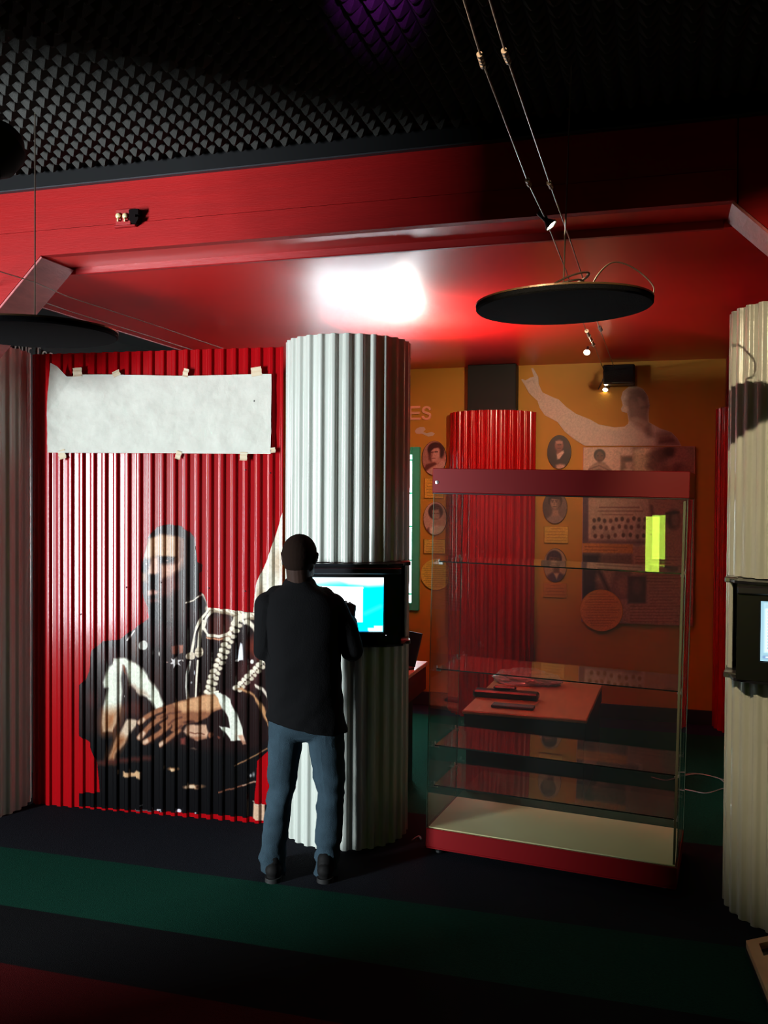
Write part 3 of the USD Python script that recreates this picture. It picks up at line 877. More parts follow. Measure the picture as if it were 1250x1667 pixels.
def paint_text(q):
    q.c[:] = (150, 190, 205)
    q.poly([(4, 3), (97, 3), (97, 64), (4, 64)], (214, 238, 244), 1.5)
    q.poly([(4, 3), (97, 3), (97, 9), (4, 9)], (168, 200, 212), 1)
    for k in range(13):
        q.line([(8, 13 + 3.8 * k), (60 + 26 * ((k * 7) % 5) / 5, 13 + 3.8 * k)], 1.5, (120, 160, 172) if k % 4 else (90, 130, 146), 1.0)
    q.ell(70, 30, 26, 14, (240, 252, 255), 8, .7)
    q.line([(4, 70), (97, 70)], 3.5, (120, 150, 190), 1).line([(6, 70), (60, 70)], 1.6, (230, 236, 255), .6)


kiosk(COL_C, FACE_C, "black monitor with a bright blue screen, set into the middle grey column", paint_blue, (-0.21, 0.203, KZ[0] + 0.085, KZ[1] - 0.078))
kiosk(COL_R, FACE_R, "black monitor showing a pale page of text, set into the right-hand column", paint_text, (-0.20, 0.203, KZ[0] + 0.105, KZ[1] - 0.088))

# ================================================================== the man
def to_manifold(m):
    v, f, _ = meshkit.arrays(m)
    return m3.Manifold(m3.Mesh(np.asarray(v, np.float32), np.asarray(f, np.uint32)))


def ball(p, r, squash=(1, 1, 1), n=20):
    return m3.Manifold.sphere(1.0, n).scale(tuple(float(r * k) for k in squash)).translate(tuple(map(float, p)))


def bone(a, ra, b, rb):
    return m3.Manifold.batch_hull([ball(a, ra), ball(b, rb)])


def chain(pts):
    return [bone(a, ra, b, rb) for (a, ra), (b, rb) in zip(pts[:-1], pts[1:])]


def tamed(t, it, lam, most):
    """Smooths a mesh; no vertex may stray further than most from where it was."""
    was = np.asarray(t.vertices).copy()
    trimesh.smoothing.filter_taubin(t, lamb=lam, nu=lam + 0.03, iterations=it)
    d = np.asarray(t.vertices) - was
    n = np.linalg.norm(d, axis=1, keepdims=True)
    t.vertices = was + np.where(np.isfinite(d), d, 0) * np.minimum(1, most / np.maximum(np.nan_to_num(n, nan=1e9), 1e-9))
    return t


def smoothed(parts, edge, it=12, lam=0.5):
    M = m3.Manifold.batch_boolean(parts, m3.OpType.Add).refine_to_length(edge)
    mm = M.to_mesh()
    t = trimesh.Trimesh(mm.vert_properties[:, :3], mm.tri_verts, process=True)
    return tamed(t, it, lam, edge * 0.9)


def loft(rings, nseg=40):
    """rings: (centre, half width, half depth[, power]) stacked upward or downward, in the man's frame (R0 across, F0 deep)."""
    an = np.arange(nseg) * 2 * PI / nseg
    V = []
    for c, hw, hd in rings:
        ca, sa = np.cos(an), np.sin(an)
        x, y = ca * hw * (1 + .06 * np.sin(2 * an) ** 2), sa * hd * (1 + .06 * np.sin(2 * an) ** 2)
        V.append(np.asarray(c) + x[:, None] * R0 + y[:, None] * F0)
    k = len(rings)
    v = np.concatenate(V + [[rings[0][0]], [rings[-1][0]]])
    i, j = np.meshgrid(np.arange(k - 1), np.arange(nseg), indexing="ij")
    q = np.stack([i * nseg + j, i * nseg + (j + 1) % nseg, (i + 1) * nseg + (j + 1) % nseg, (i + 1) * nseg + j], -1).reshape(-1, 4)
    a = np.arange(nseg)
    f = np.vstack([q[:, [0, 1, 2]], q[:, [0, 2, 3]], np.stack([np.full(nseg, k * nseg), (a + 1) % nseg, a], 1), np.stack([np.full(nseg, k * nseg + 1), (k - 1) * nseg + a, (k - 1) * nseg + (a + 1) % nseg], 1)])
    t = trimesh.Trimesh(v, f, process=False)
    if t.volume < 0:
        t.invert()
    return t


MD = 4.66
man = thing("person", "man in a black shirt and blue jeans, seen from behind, touching the blue screen", "person", at(490, 1428, MD) * vec(1, 1, 0))
J = lambda px, py, dd=0.0: at(px, py, MD + dd)
torso_rows = [(944, 488, .066, .066, 0), (952, 488, .085, .078, 0), (960, 488, .128, .092, .0), (970, 489, .176, .104, .01), (985, 490, .200, .118, .01), (1010, 491, .202, .128, .01), (1045, 492, .196, .132, .01), (1085, 493, .190, .130, .0),
              (1125, 495, .190, .130, .0), (1160, 498, .197, .136, .0), (1188, 500, .203, .142, .0)]
shirt_rings = [(J(c, y, dd), hw, hd) for y, c, hw, hd, dd in torso_rows]
sh = to_manifold(loft(shirt_rings))
LS, LE, LW = J(437, 986, .0), J(432, 1058, -.02), J(476, 1046, .16)
RS, RE, RW = J(540, 988, .02), J(573, 1058, .03), J(568, 1014, .195)
sleeves = chain([(LS, .072), (LE, .058), (LW, .044)]) + chain([(RS, .074), (J(562, 1025, .03), .066), (RE, .058), (RW, .043)])
yoke = [bone(J(452, 974, .01), .066, J(526, 976, .01), .066), bone(J(478, 957), .060, J(498, 957), .060)]
shirt = smoothed([sh] + sleeves + yoke, 0.022, 8)
v = np.asarray(shirt.vertices).copy()
uvw = np.stack([(v - J(490, 1060)) @ R0, (v - J(490, 1060)) @ F0, v[:, 2]], -1)
fold = meshkit.fbm(np.stack([uvw[:, 0] * 7 + uvw[:, 2] * 3.2, uvw[:, 1] * 7, uvw[:, 2] * 9 - uvw[:, 0] * 6], -1), 3, 11) - .5
low = np.clip((1.35 - v[:, 2]) / .5, 0.25, 1)
v += np.asarray(shirt.vertex_normals) * (0.030 * fold * low)[:, None]
hem = np.clip((0.86 - v[:, 2]) / 0.10, 0, 1)
v[:, 2] += hem * (0.030 - 0.20 * np.clip(uvw[:, 0] + .02, -.2, .2) * 0.9) * 1.1
shirt.vertices = v
SHIRT = mat("black_cotton", (6, 6, 8), 0.9, bump=0.2, bscale=140, spec=0.15)
part(man, "shirt", shirt, SHIRT, smooth=True, label="black long-sleeved shirt worn untucked")
collar = loft([(J(488, 955), .074, .070), (J(488, 946), .066, .064), (J(488, 939), .064, .062), (J(488, 938), .058, .056), (J(488, 950), .056, .056)], 36)
part(man, "shirt_collar", collar, SHIRT, smooth=50)
# jeans
legL = [(J(467, 1172, .01), .092), (J(464, 1215, .01), .086), (J(457, 1290, .01), .068), (J(449, 1345, .0), .066), (J(444, 1400, -.01), .061), (J(445, 1425, -.012), .065), (J(445, 1438, -.014), .066)]
legR = [(J(529, 1172, .01), .094), (J(532, 1215, .01), .092), (J(538, 1290, .02), .071), (J(536, 1345, .01), .069), (J(531, 1402, .0), .062), (J(531, 1428, -.004), .067), (J(531, 1441, -.008), .068)]
pel = [m3.Manifold.batch_hull([ball(J(470, 1152), .082), ball(J(527, 1152), .084), ball(J(470, 1180), .088), ball(J(527, 1180), .090)])]
cut = m3.Manifold.cube((4, 4, 1)).translate((float(J(490, 1428)[0]) - 2, float(J(490, 1428)[1]) - 2, -0.985))
raw = m3.Manifold.batch_boolean(pel + chain(legL) + chain(legR), m3.OpType.Add) - cut
jeans = smoothed([raw], 0.022, 8)
v = np.asarray(jeans.vertices).copy()
fold = meshkit.fbm(np.stack([v[:, 0] * 8, v[:, 1] * 8, v[:, 2] * 20], -1), 3, 4) - .5
knee = np.exp(-((v[:, 2] - 0.42) / .12) ** 2) * .5 + np.clip((0.30 - v[:, 2]) / .25, 0, 1) + .18
v += np.asarray(jeans.vertex_normals) * (0.055 * fold * knee)[:, None]
v[:, 2] = np.maximum(v[:, 2], 0.012)
jeans.vertices = v
part(man, "jeans", jeans, mat("denim", (46, 62, 72), 0.95, spec=0.1, vary=0.35, vscale=5, bump=0.4, bscale=320), smooth=True, label="faded blue denim jeans")
# shoes
SHOE = mat("black_leather", (10, 9, 9), 0.75, spec=0.2)
for px, toe in ((445, -0.10), (531, 0.06)):
    c = at(px, 1428, MD - .01) * vec(1, 1, 0)
    fw, rt = F0 + R0 * toe, R0 - F0 * toe
    P_ = lambda f, r, z: c + fw * f + rt * r + Z0 * z
    up = smoothed([m3.Manifold.batch_hull([ball(P_(-.055, 0, .055), .040), ball(P_(.03, 0, .06), .042)]), m3.Manifold.batch_hull([ball(P_(.03, 0, .055), .043), ball(P_(.13, .004, .038), .034), ball(P_(.185, .004, .03), .022)]),
                   m3.Manifold.batch_hull([ball(P_(-.055, 0, .034), .034), ball(P_(.14, .006, .036), .034)]), bone(P_(-.03, 0, .06), .043, P_(-.025, 0, .10), .042)], .012, 6)
    part(man, "shoe", up, SHOE, smooth=True, label="black leather shoe")
    so = sg.LineString([(-.055, 0), (.06, .0), (.16, .006)]).buffer(.041)
    part(man, "shoe_sole", prism(so, 0.0, .022, o=c, ex=fw / np.linalg.norm(fw), ey=-rt / np.linalg.norm(rt), ez=Z0), mat("rubber", (10, 10, 10), 0.7))
# body: head, neck, trunk, arms, hands, legs in one surface
HC = J(488, 905, .0)
turn = 0.28                                       # the face looks slightly to the right, at the screen
hf, hr = F0 * math.cos(turn) + R0 * math.sin(turn), R0 * math.cos(turn) - F0 * math.sin(turn)
H = lambda f, r, z: HC + hf * f + hr * r + Z0 * z
rotm = np.stack([hr, hf, Z0], 1)


def egg(c, rx, ry, rz):
    M = np.zeros((3, 4))
    M[:, :3] = rotm * np.array([rx, ry, rz])
    M[:, 3] = c
    return m3.Manifold.sphere(1.0, 28).transform(M)


head = [egg(H(-.006, 0, .018), .0835, .100, .092), egg(H(.012, 0, -.03), .072, .086, .085), m3.Manifold.batch_hull([ball(H(.055, -.03, -.085), .028), ball(H(.055, .03, -.085), .028), ball(H(.0, -.045, -.055), .03), ball(H(.0, .045, -.055), .03), ball(H(.075, 0, -.098), .020)]),
        m3.Manifold.batch_hull([ball(H(.090, 0, .000), .0065), ball(H(.108, 0, -.036), .0105), ball(H(.092, .013, -.042), .008), ball(H(.092, -.013, -.042), .008)]),
        m3.Manifold.batch_hull([ball(H(.078, -.036, .012), .009), ball(H(.0885, -.012, .013), .008), ball(H(.0885, .012, .013), .008), ball(H(.078, .036, .012), .009)]), m3.Manifold.batch_hull([ball(H(.082, -.022, -.068), .005), ball(H(.091, 0, -.067), .0075), ball(H(.082, .022, -.068), .005)]), m3.Manifold.batch_hull([ball(H(.082, -.020, -.077), .005), ball(H(.089, 0, -.079), .008), ball(H(.082, .020, -.077), .005)]), bone(H(.062, -.040, -.03), .018, H(.062, -.030, -.05), .016), bone(H(.062, .040, -.03), .018, H(.062, .030, -.05), .016),
        bone(H(-.028, 0, -.055), .060, J(488, 960, .0), .060), bone(H(.005, 0, -.06), .058, J(488, 960, .015), .060)]
for sx in (-1, 1):
    ear = [ball(H(-.002 - .010 * math.cos(t), sx * (.087 + .006 * math.sin(t)), -.012 + .026 * math.sin(t) * 1.0), .0085) for t in np.linspace(-.9, 3.4, 7)]
    head += [m3.Manifold.batch_hull(ear[k:k + 2]) for k in range(6)] + [m3.Manifold.batch_hull([ball(H(.0, sx * .078, -.02), .012), ball(H(-.004, sx * .083, .0), .012)])]
inner = to_manifold(loft([(c, hw * .80, hd * .78) for c, hw, hd in shirt_rings[:-2]]))
limbs = chain([(LS, .056), (LE, .044), (LW, .031)]) + chain([(RS, .056), (RE, .044), (RW, .031)]) + chain([(p, r * .78) for p, r in legL[:-2]]) + chain([(p, r * .78) for p, r in legR[:-2]]) + \
    [m3.Manifold.batch_hull([ball(J(472, 1152), .066), ball(J(524, 1152), .066)]), bone(legL[-3][0], .045, at(445, 1424, MD + .06) * vec(1, 1, 0) + Z0 * .05, .025), bone(legR[-3][0], .045, at(531, 1424, MD + .06) * vec(1, 1, 0) + Z0 * .05, .025)]


def hand(w, aim, palm_n, thumb_side, curls, spread=0.0):
    """A hand from wrist w pointing along aim; palm_n is the palm's outward normal; curls: per finger (index..little) bend in radians per joint."""
    a, n = unit(aim), unit(palm_n)
    n = unit(n - a * (a @ n))
    s = np.cross(a, n) * thumb_side
    Q = lambda f, t, d=0.0: w + a * f + s * t + n * d
    out = [m3.Manifold.batch_hull([ball(Q(.0, .012), .020), ball(Q(.0, -.012), .020), ball(Q(.078, .030), .0125), ball(Q(.082, .008), .0125), ball(Q(.076, -.018), .0125), ball(Q(.066, -.034), .0115)])]
    for (b, t, Ls, r), cu in zip(((.080, .029, (.042, .026, .021), .0095), (.084, .009, (.046, .029, .022), .0098), (.079, -.012, (.042, .027, .021), .0094), (.068, -.032, (.033, .021, .019), .0086)), curls):
        p, ang = Q(b - .01, t), 0.0
        for k, l in enumerate(Ls):
            ang += cu * (1.0 if k else .8)
            d = a * math.cos(ang) + n * math.sin(ang) + s * (t * 2.2 * spread)
            q = p + unit(d) * l
            out.append(bone(p, r * (1 - .08 * k), q, r * (1 - .08 * (k + 1))))
            p = q
    p = Q(.022, .026, .006)
    for l, d, r in ((.042, s * .80 + a * .62 + n * .35, .0125), (.030, s * .25 + a * .85 + n * .55, .0108), (.026, s * -.05 + a * .85 + n * .60, .0098)):
        q = p + unit(d) * l
        out.append(bone(p, r, q, r * .92))
        p = q
    return out


fist = hand(RW + unit(J(566, 984, .235) - RW) * .02, J(564, 972, .255) - RW, F0 + Z0 * -.1, 1, (0.55, 0.95, 1.05, 1.1))
lhand = hand(LW + unit(J(500, 1046, .19) - LW) * .02, R0 + F0 * .25 - Z0 * .15, -Z0 - F0 * .3, -1, (0.35, 0.4, 0.45, 0.5))
trunk = m3.Manifold.batch_boolean([inner] + limbs, m3.OpType.Add).refine_to_length(0.03)
fine = m3.Manifold.batch_boolean(head + fist + lhand, m3.OpType.Add).refine_to_length(0.005)
bm_ = (trunk + fine).to_mesh()
body = trimesh.Trimesh(bm_.vert_properties[:, :3], bm_.tri_verts, process=True)
tamed(body, 8, .5, .02)
part(man, "body", body, mat("dark_skin", (48, 31, 24), 0.7, spec=0.2, vary=0.12, vscale=30, bump=0.1, bscale=200), smooth=True)
hair = (egg(H(-.006, 0, .018), .0862, .1025, .0945) + egg(H(-.02, 0, -.02), .078, .086, .075))
for nrm, off in ((hf * .75 - Z0 * .66, .022), (-Z0 + hf * .45, .082)):       # cut the hairline at the brow and at the nape
    nrm = unit(nrm)
    hair = hair.trim_by_plane(tuple(map(float, -nrm)), float(-(HC @ nrm) - off))
part(man, "hair", smoothed([hair], .008, 4), mat("black_hair", (30, 21, 17), 1.0, bump=0.15, bscale=300, spec=0.05), smooth=True, label="closely cropped black hair")
EYEW = mat("eye_white", (225, 220, 212), 0.2)
for sx in (-1, 1):
    e = part(man, "eye", trimesh.creation.icosphere(2, .0105).apply_translation(H(.0745, sx * .030, -.005)), EYEW, smooth=True)
    part(man, "eyelid", smoothed([bone(H(.077, sx * .020, .0045), .0055, H(.075, sx * .041, .0035), .0050)], .003, 3), mat("dark_skin", ()), smooth=True)
    part(man, "eyebrow", smoothed([m3.Manifold.batch_hull([ball(H(.0905, sx * .014, .0155), .0035), ball(H(.086, sx * .030, .0185), .0038)]), m3.Manifold.batch_hull([ball(H(.086, sx * .030, .0185), .0038), ball(H(.075, sx * .043, .0150), .0028)])], .003, 3), mat("black_hair", ()), smooth=True)
    part(e, "iris", trimesh.creation.icosphere(2, .0062).apply_translation(H(.0798, sx * .030, -.005)), mat("iris", (30, 18, 12), 0.2), smooth=True)

# ================================================================== glass display case
A0, B0 = on_z(692, 1392, 0), on_z(1101, 1455, 0)
cex = unit((B0 - A0) * vec(1, 1, 0))
cez_t = unit(Z0 - cex * 0.0)
cey = vec(-cex[1], cex[0], 0)                       # away from the viewer
LEAN = 0.017
cup = unit(Z0 + cex * LEAN)
cax = unit(cex - Z0 * LEAN)
CW, CD, CHH = float(np.linalg.norm((B0 - A0)[:2])), 0.56, 2.075
case = thing("display_case", "tall glass display case with a dark red cap and base, four shelves", "display case", A0)
K = lambda m: framed(m, A0 + Z0 * 0.012, cax, cey, cup)
MAROON = mat("maroon_laminate", (124, 5, 13), 0.45, spec=0.2, vary=0.04, vscale=6)
GLASS = mat_glass("case_glass", (0.965, 0.985, 0.972))
SHELFG = mat_glass("shelf_glass", (0.94, 0.975, 0.955), 0.014)
EDGE = mat("glass_edge", (92, 122, 104), 0.15, spec=0.8)
DEDGE = mat("shelf_edge", (10, 26, 22), 0.15, spec=0.8)
part(case, "base", K(join(cbox(0, CW, 0, CD, 0.035, 0.135, 0.003), cbox(0.004, CW - 0.004, 0.003, CD, 0.028, 0.035))), MAROON, label="dark red base")
part(case, "base_board", K(cbox(0.012, CW - 0.012, 0.012, CD - 0.012, 0.1355, 0.142, 0.002)), mat("cream_board", (224, 210, 158), 0.6, vary=0.04, vscale=5), label="cream board in the bottom of the case")
part(case, "cap", K(cbox(-0.006, CW + 0.006, -0.006, CD + 0.006, 1.945, CHH, 0.003)), MAROON, label="dark red cap")
part(case, "cap_trim", K(cbox(-0.004, CW + 0.004, -0.004, CD + 0.004, 1.938, 1.945, 0.001)), mat("dark_trim", (40, 26, 28), 0.3))
part(case, "lock", K(lathe([(0, .004), (.010, .003), (.011, 0)], 16, (0.02, -0.006, 2.0), (0, -1, 0))), STEEL)
g = 0.006
for nm, m in (("front_pane", cbox(0.002, CW - 0.002, 0.002, 0.002 + g, 0.136, 1.938)), ("back_pane", cbox(0.002, CW - 0.002, CD - 0.002 - g, CD - 0.002, 0.136, 1.938)),
              ("side_pane", cbox(0.002, 0.002 + g, 0.010, CD - 0.010, 0.136, 1.938)), ("side_pane", cbox(CW - 0.002 - g, CW - 0.002, 0.010, CD - 0.010, 0.136, 1.938))):
    part(case, nm, K(m), GLASS, label="clear glass pane")
for x, y in ((0, 0), (CW - 0.0035, 0), (0, CD - 0.0035), (CW - 0.0035, CD - 0.0035)):
    part(case, "pane_edge", K(cbox(x, x + 0.0035, y, y + 0.0035, 0.136, 1.938, 0.001)), EDGE, label="greenish polished glass edge")
part(case, "corner_seal", K(cbox(CW - 0.0225, CW - 0.0105, 0.012, 0.016, 0.145, 1.93, 0.001)), mat("clear_seal", (124, 122, 100), 0.3, spec=.6), label="pale corner seal strip")
for px, py in ((718, 914), (718, 1089), (712, 1213), (716, 1279)):
    dd = ray(px, py)
    q = EYE + dd * (((A0 + cey * 0.08 - EYE) @ cey) / (dd @ cey))
    z = (q - A0 - Z0 * .012) @ cup
    sh_ = part(case, "shelf", K(cbox(0.016, CW - 0.016, 0.075, CD - 0.04, z - 0.003, z + 0.003)), SHELFG, label="clear glass shelf")
    part(sh_, "shelf_edge", K(cbox(0.016, CW - 0.016, 0.0725, 0.0748, z - 0.0032, z + 0.0032, 0.0008)), DEDGE, label="dark green front edge")
    for x, sx in ((0.0085, 1), (CW - 0.0085, -1)):
        for y in (0.10, CD - 0.07):
            part(sh_, "shelf_pin", K(join(framed(lathe([(0, .022), (.0075, .022), (.0075, 0), (0, 0)], 12), (x, y, z - .011), (0, 1, 0), (0, 0, 1), (sx, 0, 0)), framed(lathe([(0, .004), (.011, .004), (.011, 0), (0, 0)], 14), (x, y, z + .002), (0, 1, 0), (0, 0, 1), (sx, 0, 0)))), WHITEPLASTIC, label="pale shelf pin")
for x in (0.06, CW - 0.06):
    for y in (0.06, CD - 0.06):
        part(case, "foot", K(lathe([(0, .030), (.012, .030), (.012, .010), (.022, .008), (.022, -.004), (0, -.004)], 18, (x, y, 0.0))), STEEL, label="small metal foot")

# ================================================================== hanging discs
BLACKFELT = mat("black_felt", (13, 14, 17), 0.95, bump=0.5, bscale=300, spec=0.1)
RIM = mat("bronze_rim", (92, 66, 40), 0.4, metal=0.3)
WIRE = mat("steel_wire", (150, 136, 122), 0.35, metal=0.8)
CORDM = mat("brown_flex", (62, 44, 34), 0.5)


def disc(c, R, top, label, tilt=0.0, coil=True):
    d = thing("ceiling_disc", label, "ceiling disc", c)
    ax = unit(Z0 + R0 * tilt)
    part(d, "panel", lathe([(0, -.014), (R - .006, -.014), (R, -.008), (R, .006), (0, .006)], 72, c, ax), BLACKFELT, smooth=40, label="black felt covered disc")
    part(d, "rim", lathe([(R - .008, .0062), (R + .0015, .0062), (R + .0015, .0125), (R - .008, .0135), (R - .008, .0062)], 72, c, ax), RIM, label="bronze coloured rim")
    part(d, "hub", lathe([(.03, .0062), (.03, .014), (.008, .022), (.006, .06), (0, .062)], 20, c, ax), BLACKSTEEL)
    part(d, "suspension_wire", rod(c + ax * .055, top, .0028, 8), WIRE, label="thin steel suspension wire")
    if coil:
        an = np.linspace(0, 4.4 * 2 * PI, 150)
        pts = c + np.stack([(.085 + .012 * np.sin(an * .7)) * np.cos(an), (.075 + .01 * np.cos(an * .9)) * np.sin(an), .055 + .028 * np.sin(an * .37 + 1) + .03 * np.cos(an)], -1)
        part(d, "cord_coil", tube(pts, .0035, 6), CORDM, label="coil of brown flex")
    return d


D1 = at(917, 497, 3.42)
disc(D1, 0.322, on_z(930, 99, FZ - .01), "black round disc hanging on a wire above the display case, flex coiled on top", -0.02)
lp = [at(960, 470, 3.42), at(975, 445, 3.44), at(995, 428, 3.46), at(1018, 430, 3.46), at(1045, 446, 3.46), at(1064, 468, 3.45), at(1058, 484, 3.44), at(1040, 484, 3.43)]
part("/World/ceiling_disc", "cord_loop", tube(curve(lp, 60), .003, 6), CORDM, smooth=True, label="loop of brown flex standing up from the disc")
D2 = at(57, 541, 3.72)
disc(D2, 0.322, on_z(57, 178, FZ - .01), "black round disc hanging on a wire at the left, under the beam", 0.0, coil=False)

# ================================================================== cable lights
CBZ = 3.0
CABLE = mat("lighting_cable", (120, 106, 98), 0.35, metal=0.7)


def cable(pix, label, back=True, connectors=(), ends=True):
    pts = [on_z(x, y, CBZ) for x, y in pix]
    last = EYE + ray(*pix[-1]) * ((WB - 0.02) / ray(*pix[-1])[1]) if back else pts[-1]
    pts[-1] = last
    e = unit(pts[0] - pts[1])
    pts = [pts[0] + e * ((pts[0][1] + 2.6) / -e[1])] + pts
    t = thing("lighting_cable", label, "cable", pts[-1])
    part(t, "cable", tube(pts, .0027, 8), CABLE)
    for x, y, x2, y2, r in connectors:
        a, b = on_z(x, y, CBZ), on_z(x2, y2, CBZ)
        d = b - a
        m = [rod(a, b, r, 12)]
        for f in (.0, .33, .66, 1.0):
            m.append(rod(a + d * f - unit(d) * .006, a + d * f + unit(d) * .006, r * 1.45, 12))
        part(t, "connector", join(*m), mat("connector_metal", (120, 106, 96), 0.4, metal=0.6), label="turned metal connector")
    if back:
        part(t, "wall_anchor", join(rod(last, last + vec(.035, .02, -.11), .004), rod(last, last + vec(-.06, .02, -.13), .004), trimesh.creation.icosphere(2, .012).apply_translation(last)), CABLE)
    return t


cab1 = [(755, 0), (785, 100), (860, 298), (888, 357), (921, 440), (953, 536), (967, 562), (985, 609)]
cab2 = [(797, 0), (825, 93), (896, 302), (931, 400), (975, 532), (1003, 607)]
cable(cab1, "left cable of the pair crossing the ceiling to the back wall, carrying the lamps", connectors=[(781, 90, 786, 106, .0052), (858, 293, 861, 300, .006), (955, 539, 966, 561, .009)])
cable(cab2, "right cable of the pair crossing the ceiling to the back wall", connectors=[(821, 84, 827, 99, .0052), (894, 298, 897, 304, .006), (976, 533, 978, 537, .008)])
cable([(-60, 420), (0, 442), (58, 460), (108, 482), (248, 528), (371, 570)], "upper of two thin cables running under the bay ceiling at the left", back=False)
cable([(-60, 449), (0, 469), (58, 487), (108, 505), (252, 550), (320, 572)], "lower of two thin cables running under the bay ceiling at the left", back=False)


def lamp(c, aim, label, glow, hang, power=0.0, cone=22, soft=1.0):
    """A small reflector lamp: clip on the cable, socket, ribbed reflector and lit face."""
    a = unit(aim)
    t = thing("cable_lamp", label, "lamp", c)
    part(t, "reflector", lathe([(0, -.052), (.008, -.050), (.010, -.030), (.016, -.022), (.0235, -.004), (.0255, .0), (.0235, .0), (.014, -.016), (0, -.018)], 28, c, a), mat("lamp_reflector", (38, 34, 32), 0.3, metal=0.5), smooth=40, label="dark ribbed reflector")
    ribs = [framed(cbox(.010, .026, -.001, .001, -.004, .0), c - a * .004, *(lambda f: (f[0] * math.cos(k) + f[1] * math.sin(k), f[1] * math.cos(k) - f[0] * math.sin(k), -f[2]))(frame_to(a))) for k in np.arange(12) * PI / 6]
    part(t, "reflector_ribs", join(*ribs), STEEL)
    part(t, "lit_face", lathe([(.0228, -.0045), (.014, -.0005), (0, .0015)], 24, c, a), mat_emit("halogen_face", (255, 236, 196), glow), label="glowing lamp face")
    part(t, "socket", rod(c - a * .05, c - a * .075, .009, 14), BLACKSTEEL)
    part(t, "stem", tube([c - a * .072, (c - a * .085 + hang) / 2 + Z0 * .006, hang], .003, 8), STEEL)
    part(t, "cable_clip", rod(hang - vec(0, .014, 0), hang + vec(0, .014, 0), .009, 12), BLACKSTEEL)
    if power:
        spot_light(t + "/beam", c * 0 + a * .012, a, .012, HALOGEN, power, cone, soft)
    return t


L1 = on_z(888, 356, CBZ)
lamp(at(898, 368, L1 @ F0 - .02), R0 * .75 + F0 * -.25 - Z0 * .85, "reflector lamp on the cable in front of the beam, nearest of the three lamps", 40.0, L1, 4000.0, 40)
L4 = on_z(938, 497, CBZ)
lamp(at(938, 503, L4 @ F0), on_y(822, 725, WB - RB) - L4, "reflector lamp on the cable hidden behind the hanging black disc", 20.0, L4 + Z0 * .01, 25000.0, 27)
L2 = on_z(966, 563, CBZ)
lamp(at(955, 574, L2 @ F0 - .03), C(-.25, -.75, -.6), "reflector lamp glowing on the cable just under the black disc, middle of the three lamps", 40.0, L2, 4000.0, 40)
L3 = on_z(985, 612, CBZ)
lamp(at(985, 635, L3 @ F0 - .06), C(-.25, -.6, -.7), "reflector lamp below the black speaker box, farthest of the three lamps", 40.0, L3, 1500.0, 30)

# ================================================================== fittings on the beam, speaker, dark lamp can
hb = thing("wall_fitting", "small red socket plate with two brass screws on the beam", "fitting", on_y(198, 356, BY0))
o = on_y(190, 366, BY0)
k_ = (on_y(215, 356, BY0)[0] - on_y(190, 356, BY0)[0])
part(hb, "plate", framed(cbox(0, k_, -.012, 0.07, 0.0, .014, .003), o, (1, 0, 0), (0, 0, 1), (0, -1, 0)), RED)
part(hb, "plate_lip", framed(cbox(-.004, k_ + .03, -.020, -.010, 0.0, .022, .003), o, (1, 0, 0), (0, 0, 1), (0, -1, 0)), RED)
BRASS = mat("brass", (244, 228, 172), 0.3, metal=0.2)
for px in (193.5, 204.5):
    q = on_y(px, 352, BY0 - .014)
    s_ = part(hb, "screw_eye", join(trimesh.creation.icosphere(2, .0115).apply_scale((1.25, .9, 1.25)).apply_translation(q + vec(0, -.006, 0)), tube(curve([q + vec(.0, -.008, -.008), q + vec(.004, -.016, -.018), q + vec(.002, -.012, -.027), q + vec(-.005, -.006, -.022)], 16), .0035, 8)), BRASS, smooth=True, label="bright brass screw eye")
q0, q1 = on_y(216, 368, BY0), on_y(231, 343, BY0)
sl = sg.Polygon([(0, .9), (0, .3), (.35, 0), (.75, 0), (1, .3), (1, .45), (.7, .45), (.7, .62), (1, .62), (1, 1), (0, 1)])
import shapely.affinity as sa
sl = sa.scale(sl, q1[0] - q0[0], q1[2] - q0[2], origin=(0, 0))
single("slotted_bracket", prism(sl, 0, .035, o=q0, ex=(1, 0, 0), ey=(0, 0, 1), ez=(0, -1, 0)), mat("black_red_metal", (10, 2, 3), 0.8, spec=.1), "black notched bracket fixed to the beam beside the brass screws", "bracket")
sp0, sp1 = on_y(981, 625, WB - .22), on_y(1033, 592, WB - .22)
spk = thing("speaker", "black speaker box under the ceiling on the mustard wall", "speaker", (sp0[0], WB, sp0[2]))
part(spk, "cabinet", cbox(sp0[0], sp1[0], WB - .21, WB - .03, sp0[2], sp1[2], .008), BLACKSTEEL)
part(spk, "grille", cbox(sp0[0] + .01, sp1[0] - .01, WB - .222, WB - .2105, sp0[2] + .01, sp1[2] - .01, .004), mat("speaker_cloth", (14, 14, 15), 0.9, bump=.5, bscale=400))
part(spk, "bracket", cbox((sp0[0] + sp1[0]) / 2 - .03, (sp0[0] + sp1[0]) / 2 + .03, WB - .03, WB - .001, sp0[2] + .04, sp1[2] - .04, .003), BLACKSTEEL)
pc = at(-8, 245, 3.0)
can = thing("spotlight_can", "dark round lamp can at the upper left edge under the foam", "lamp", pc)
part(can, "housing", lathe([(0, -.075), (.06, -.07), (.085, -.03), (.088, .03), (.06, .075), (0, .085)], 32, pc, unit(C(.2, .3, .5))), mat("matt_black", (8, 8, 9), 0.9), smooth=30)
part(can, "yoke", rod(pc + Z0 * .05, vec(pc[0], pc[1], FZ - .005), .012), BLACKSTEEL)
vp = on_z(612, -62, 3.30)
va = unit(F0 * .47 + Z0 * .26)
vl = thing("stage_lamp", "small violet stage lamp hanging under the foam ceiling", "lamp", vp)
part(vl, "housing", lathe([(0, -.05), (.022, -.05), (.028, -.02), (.028, .03), (.024, .03), (.022, -.01), (0, -.012)], 20, vp, va), BLACKSTEEL)
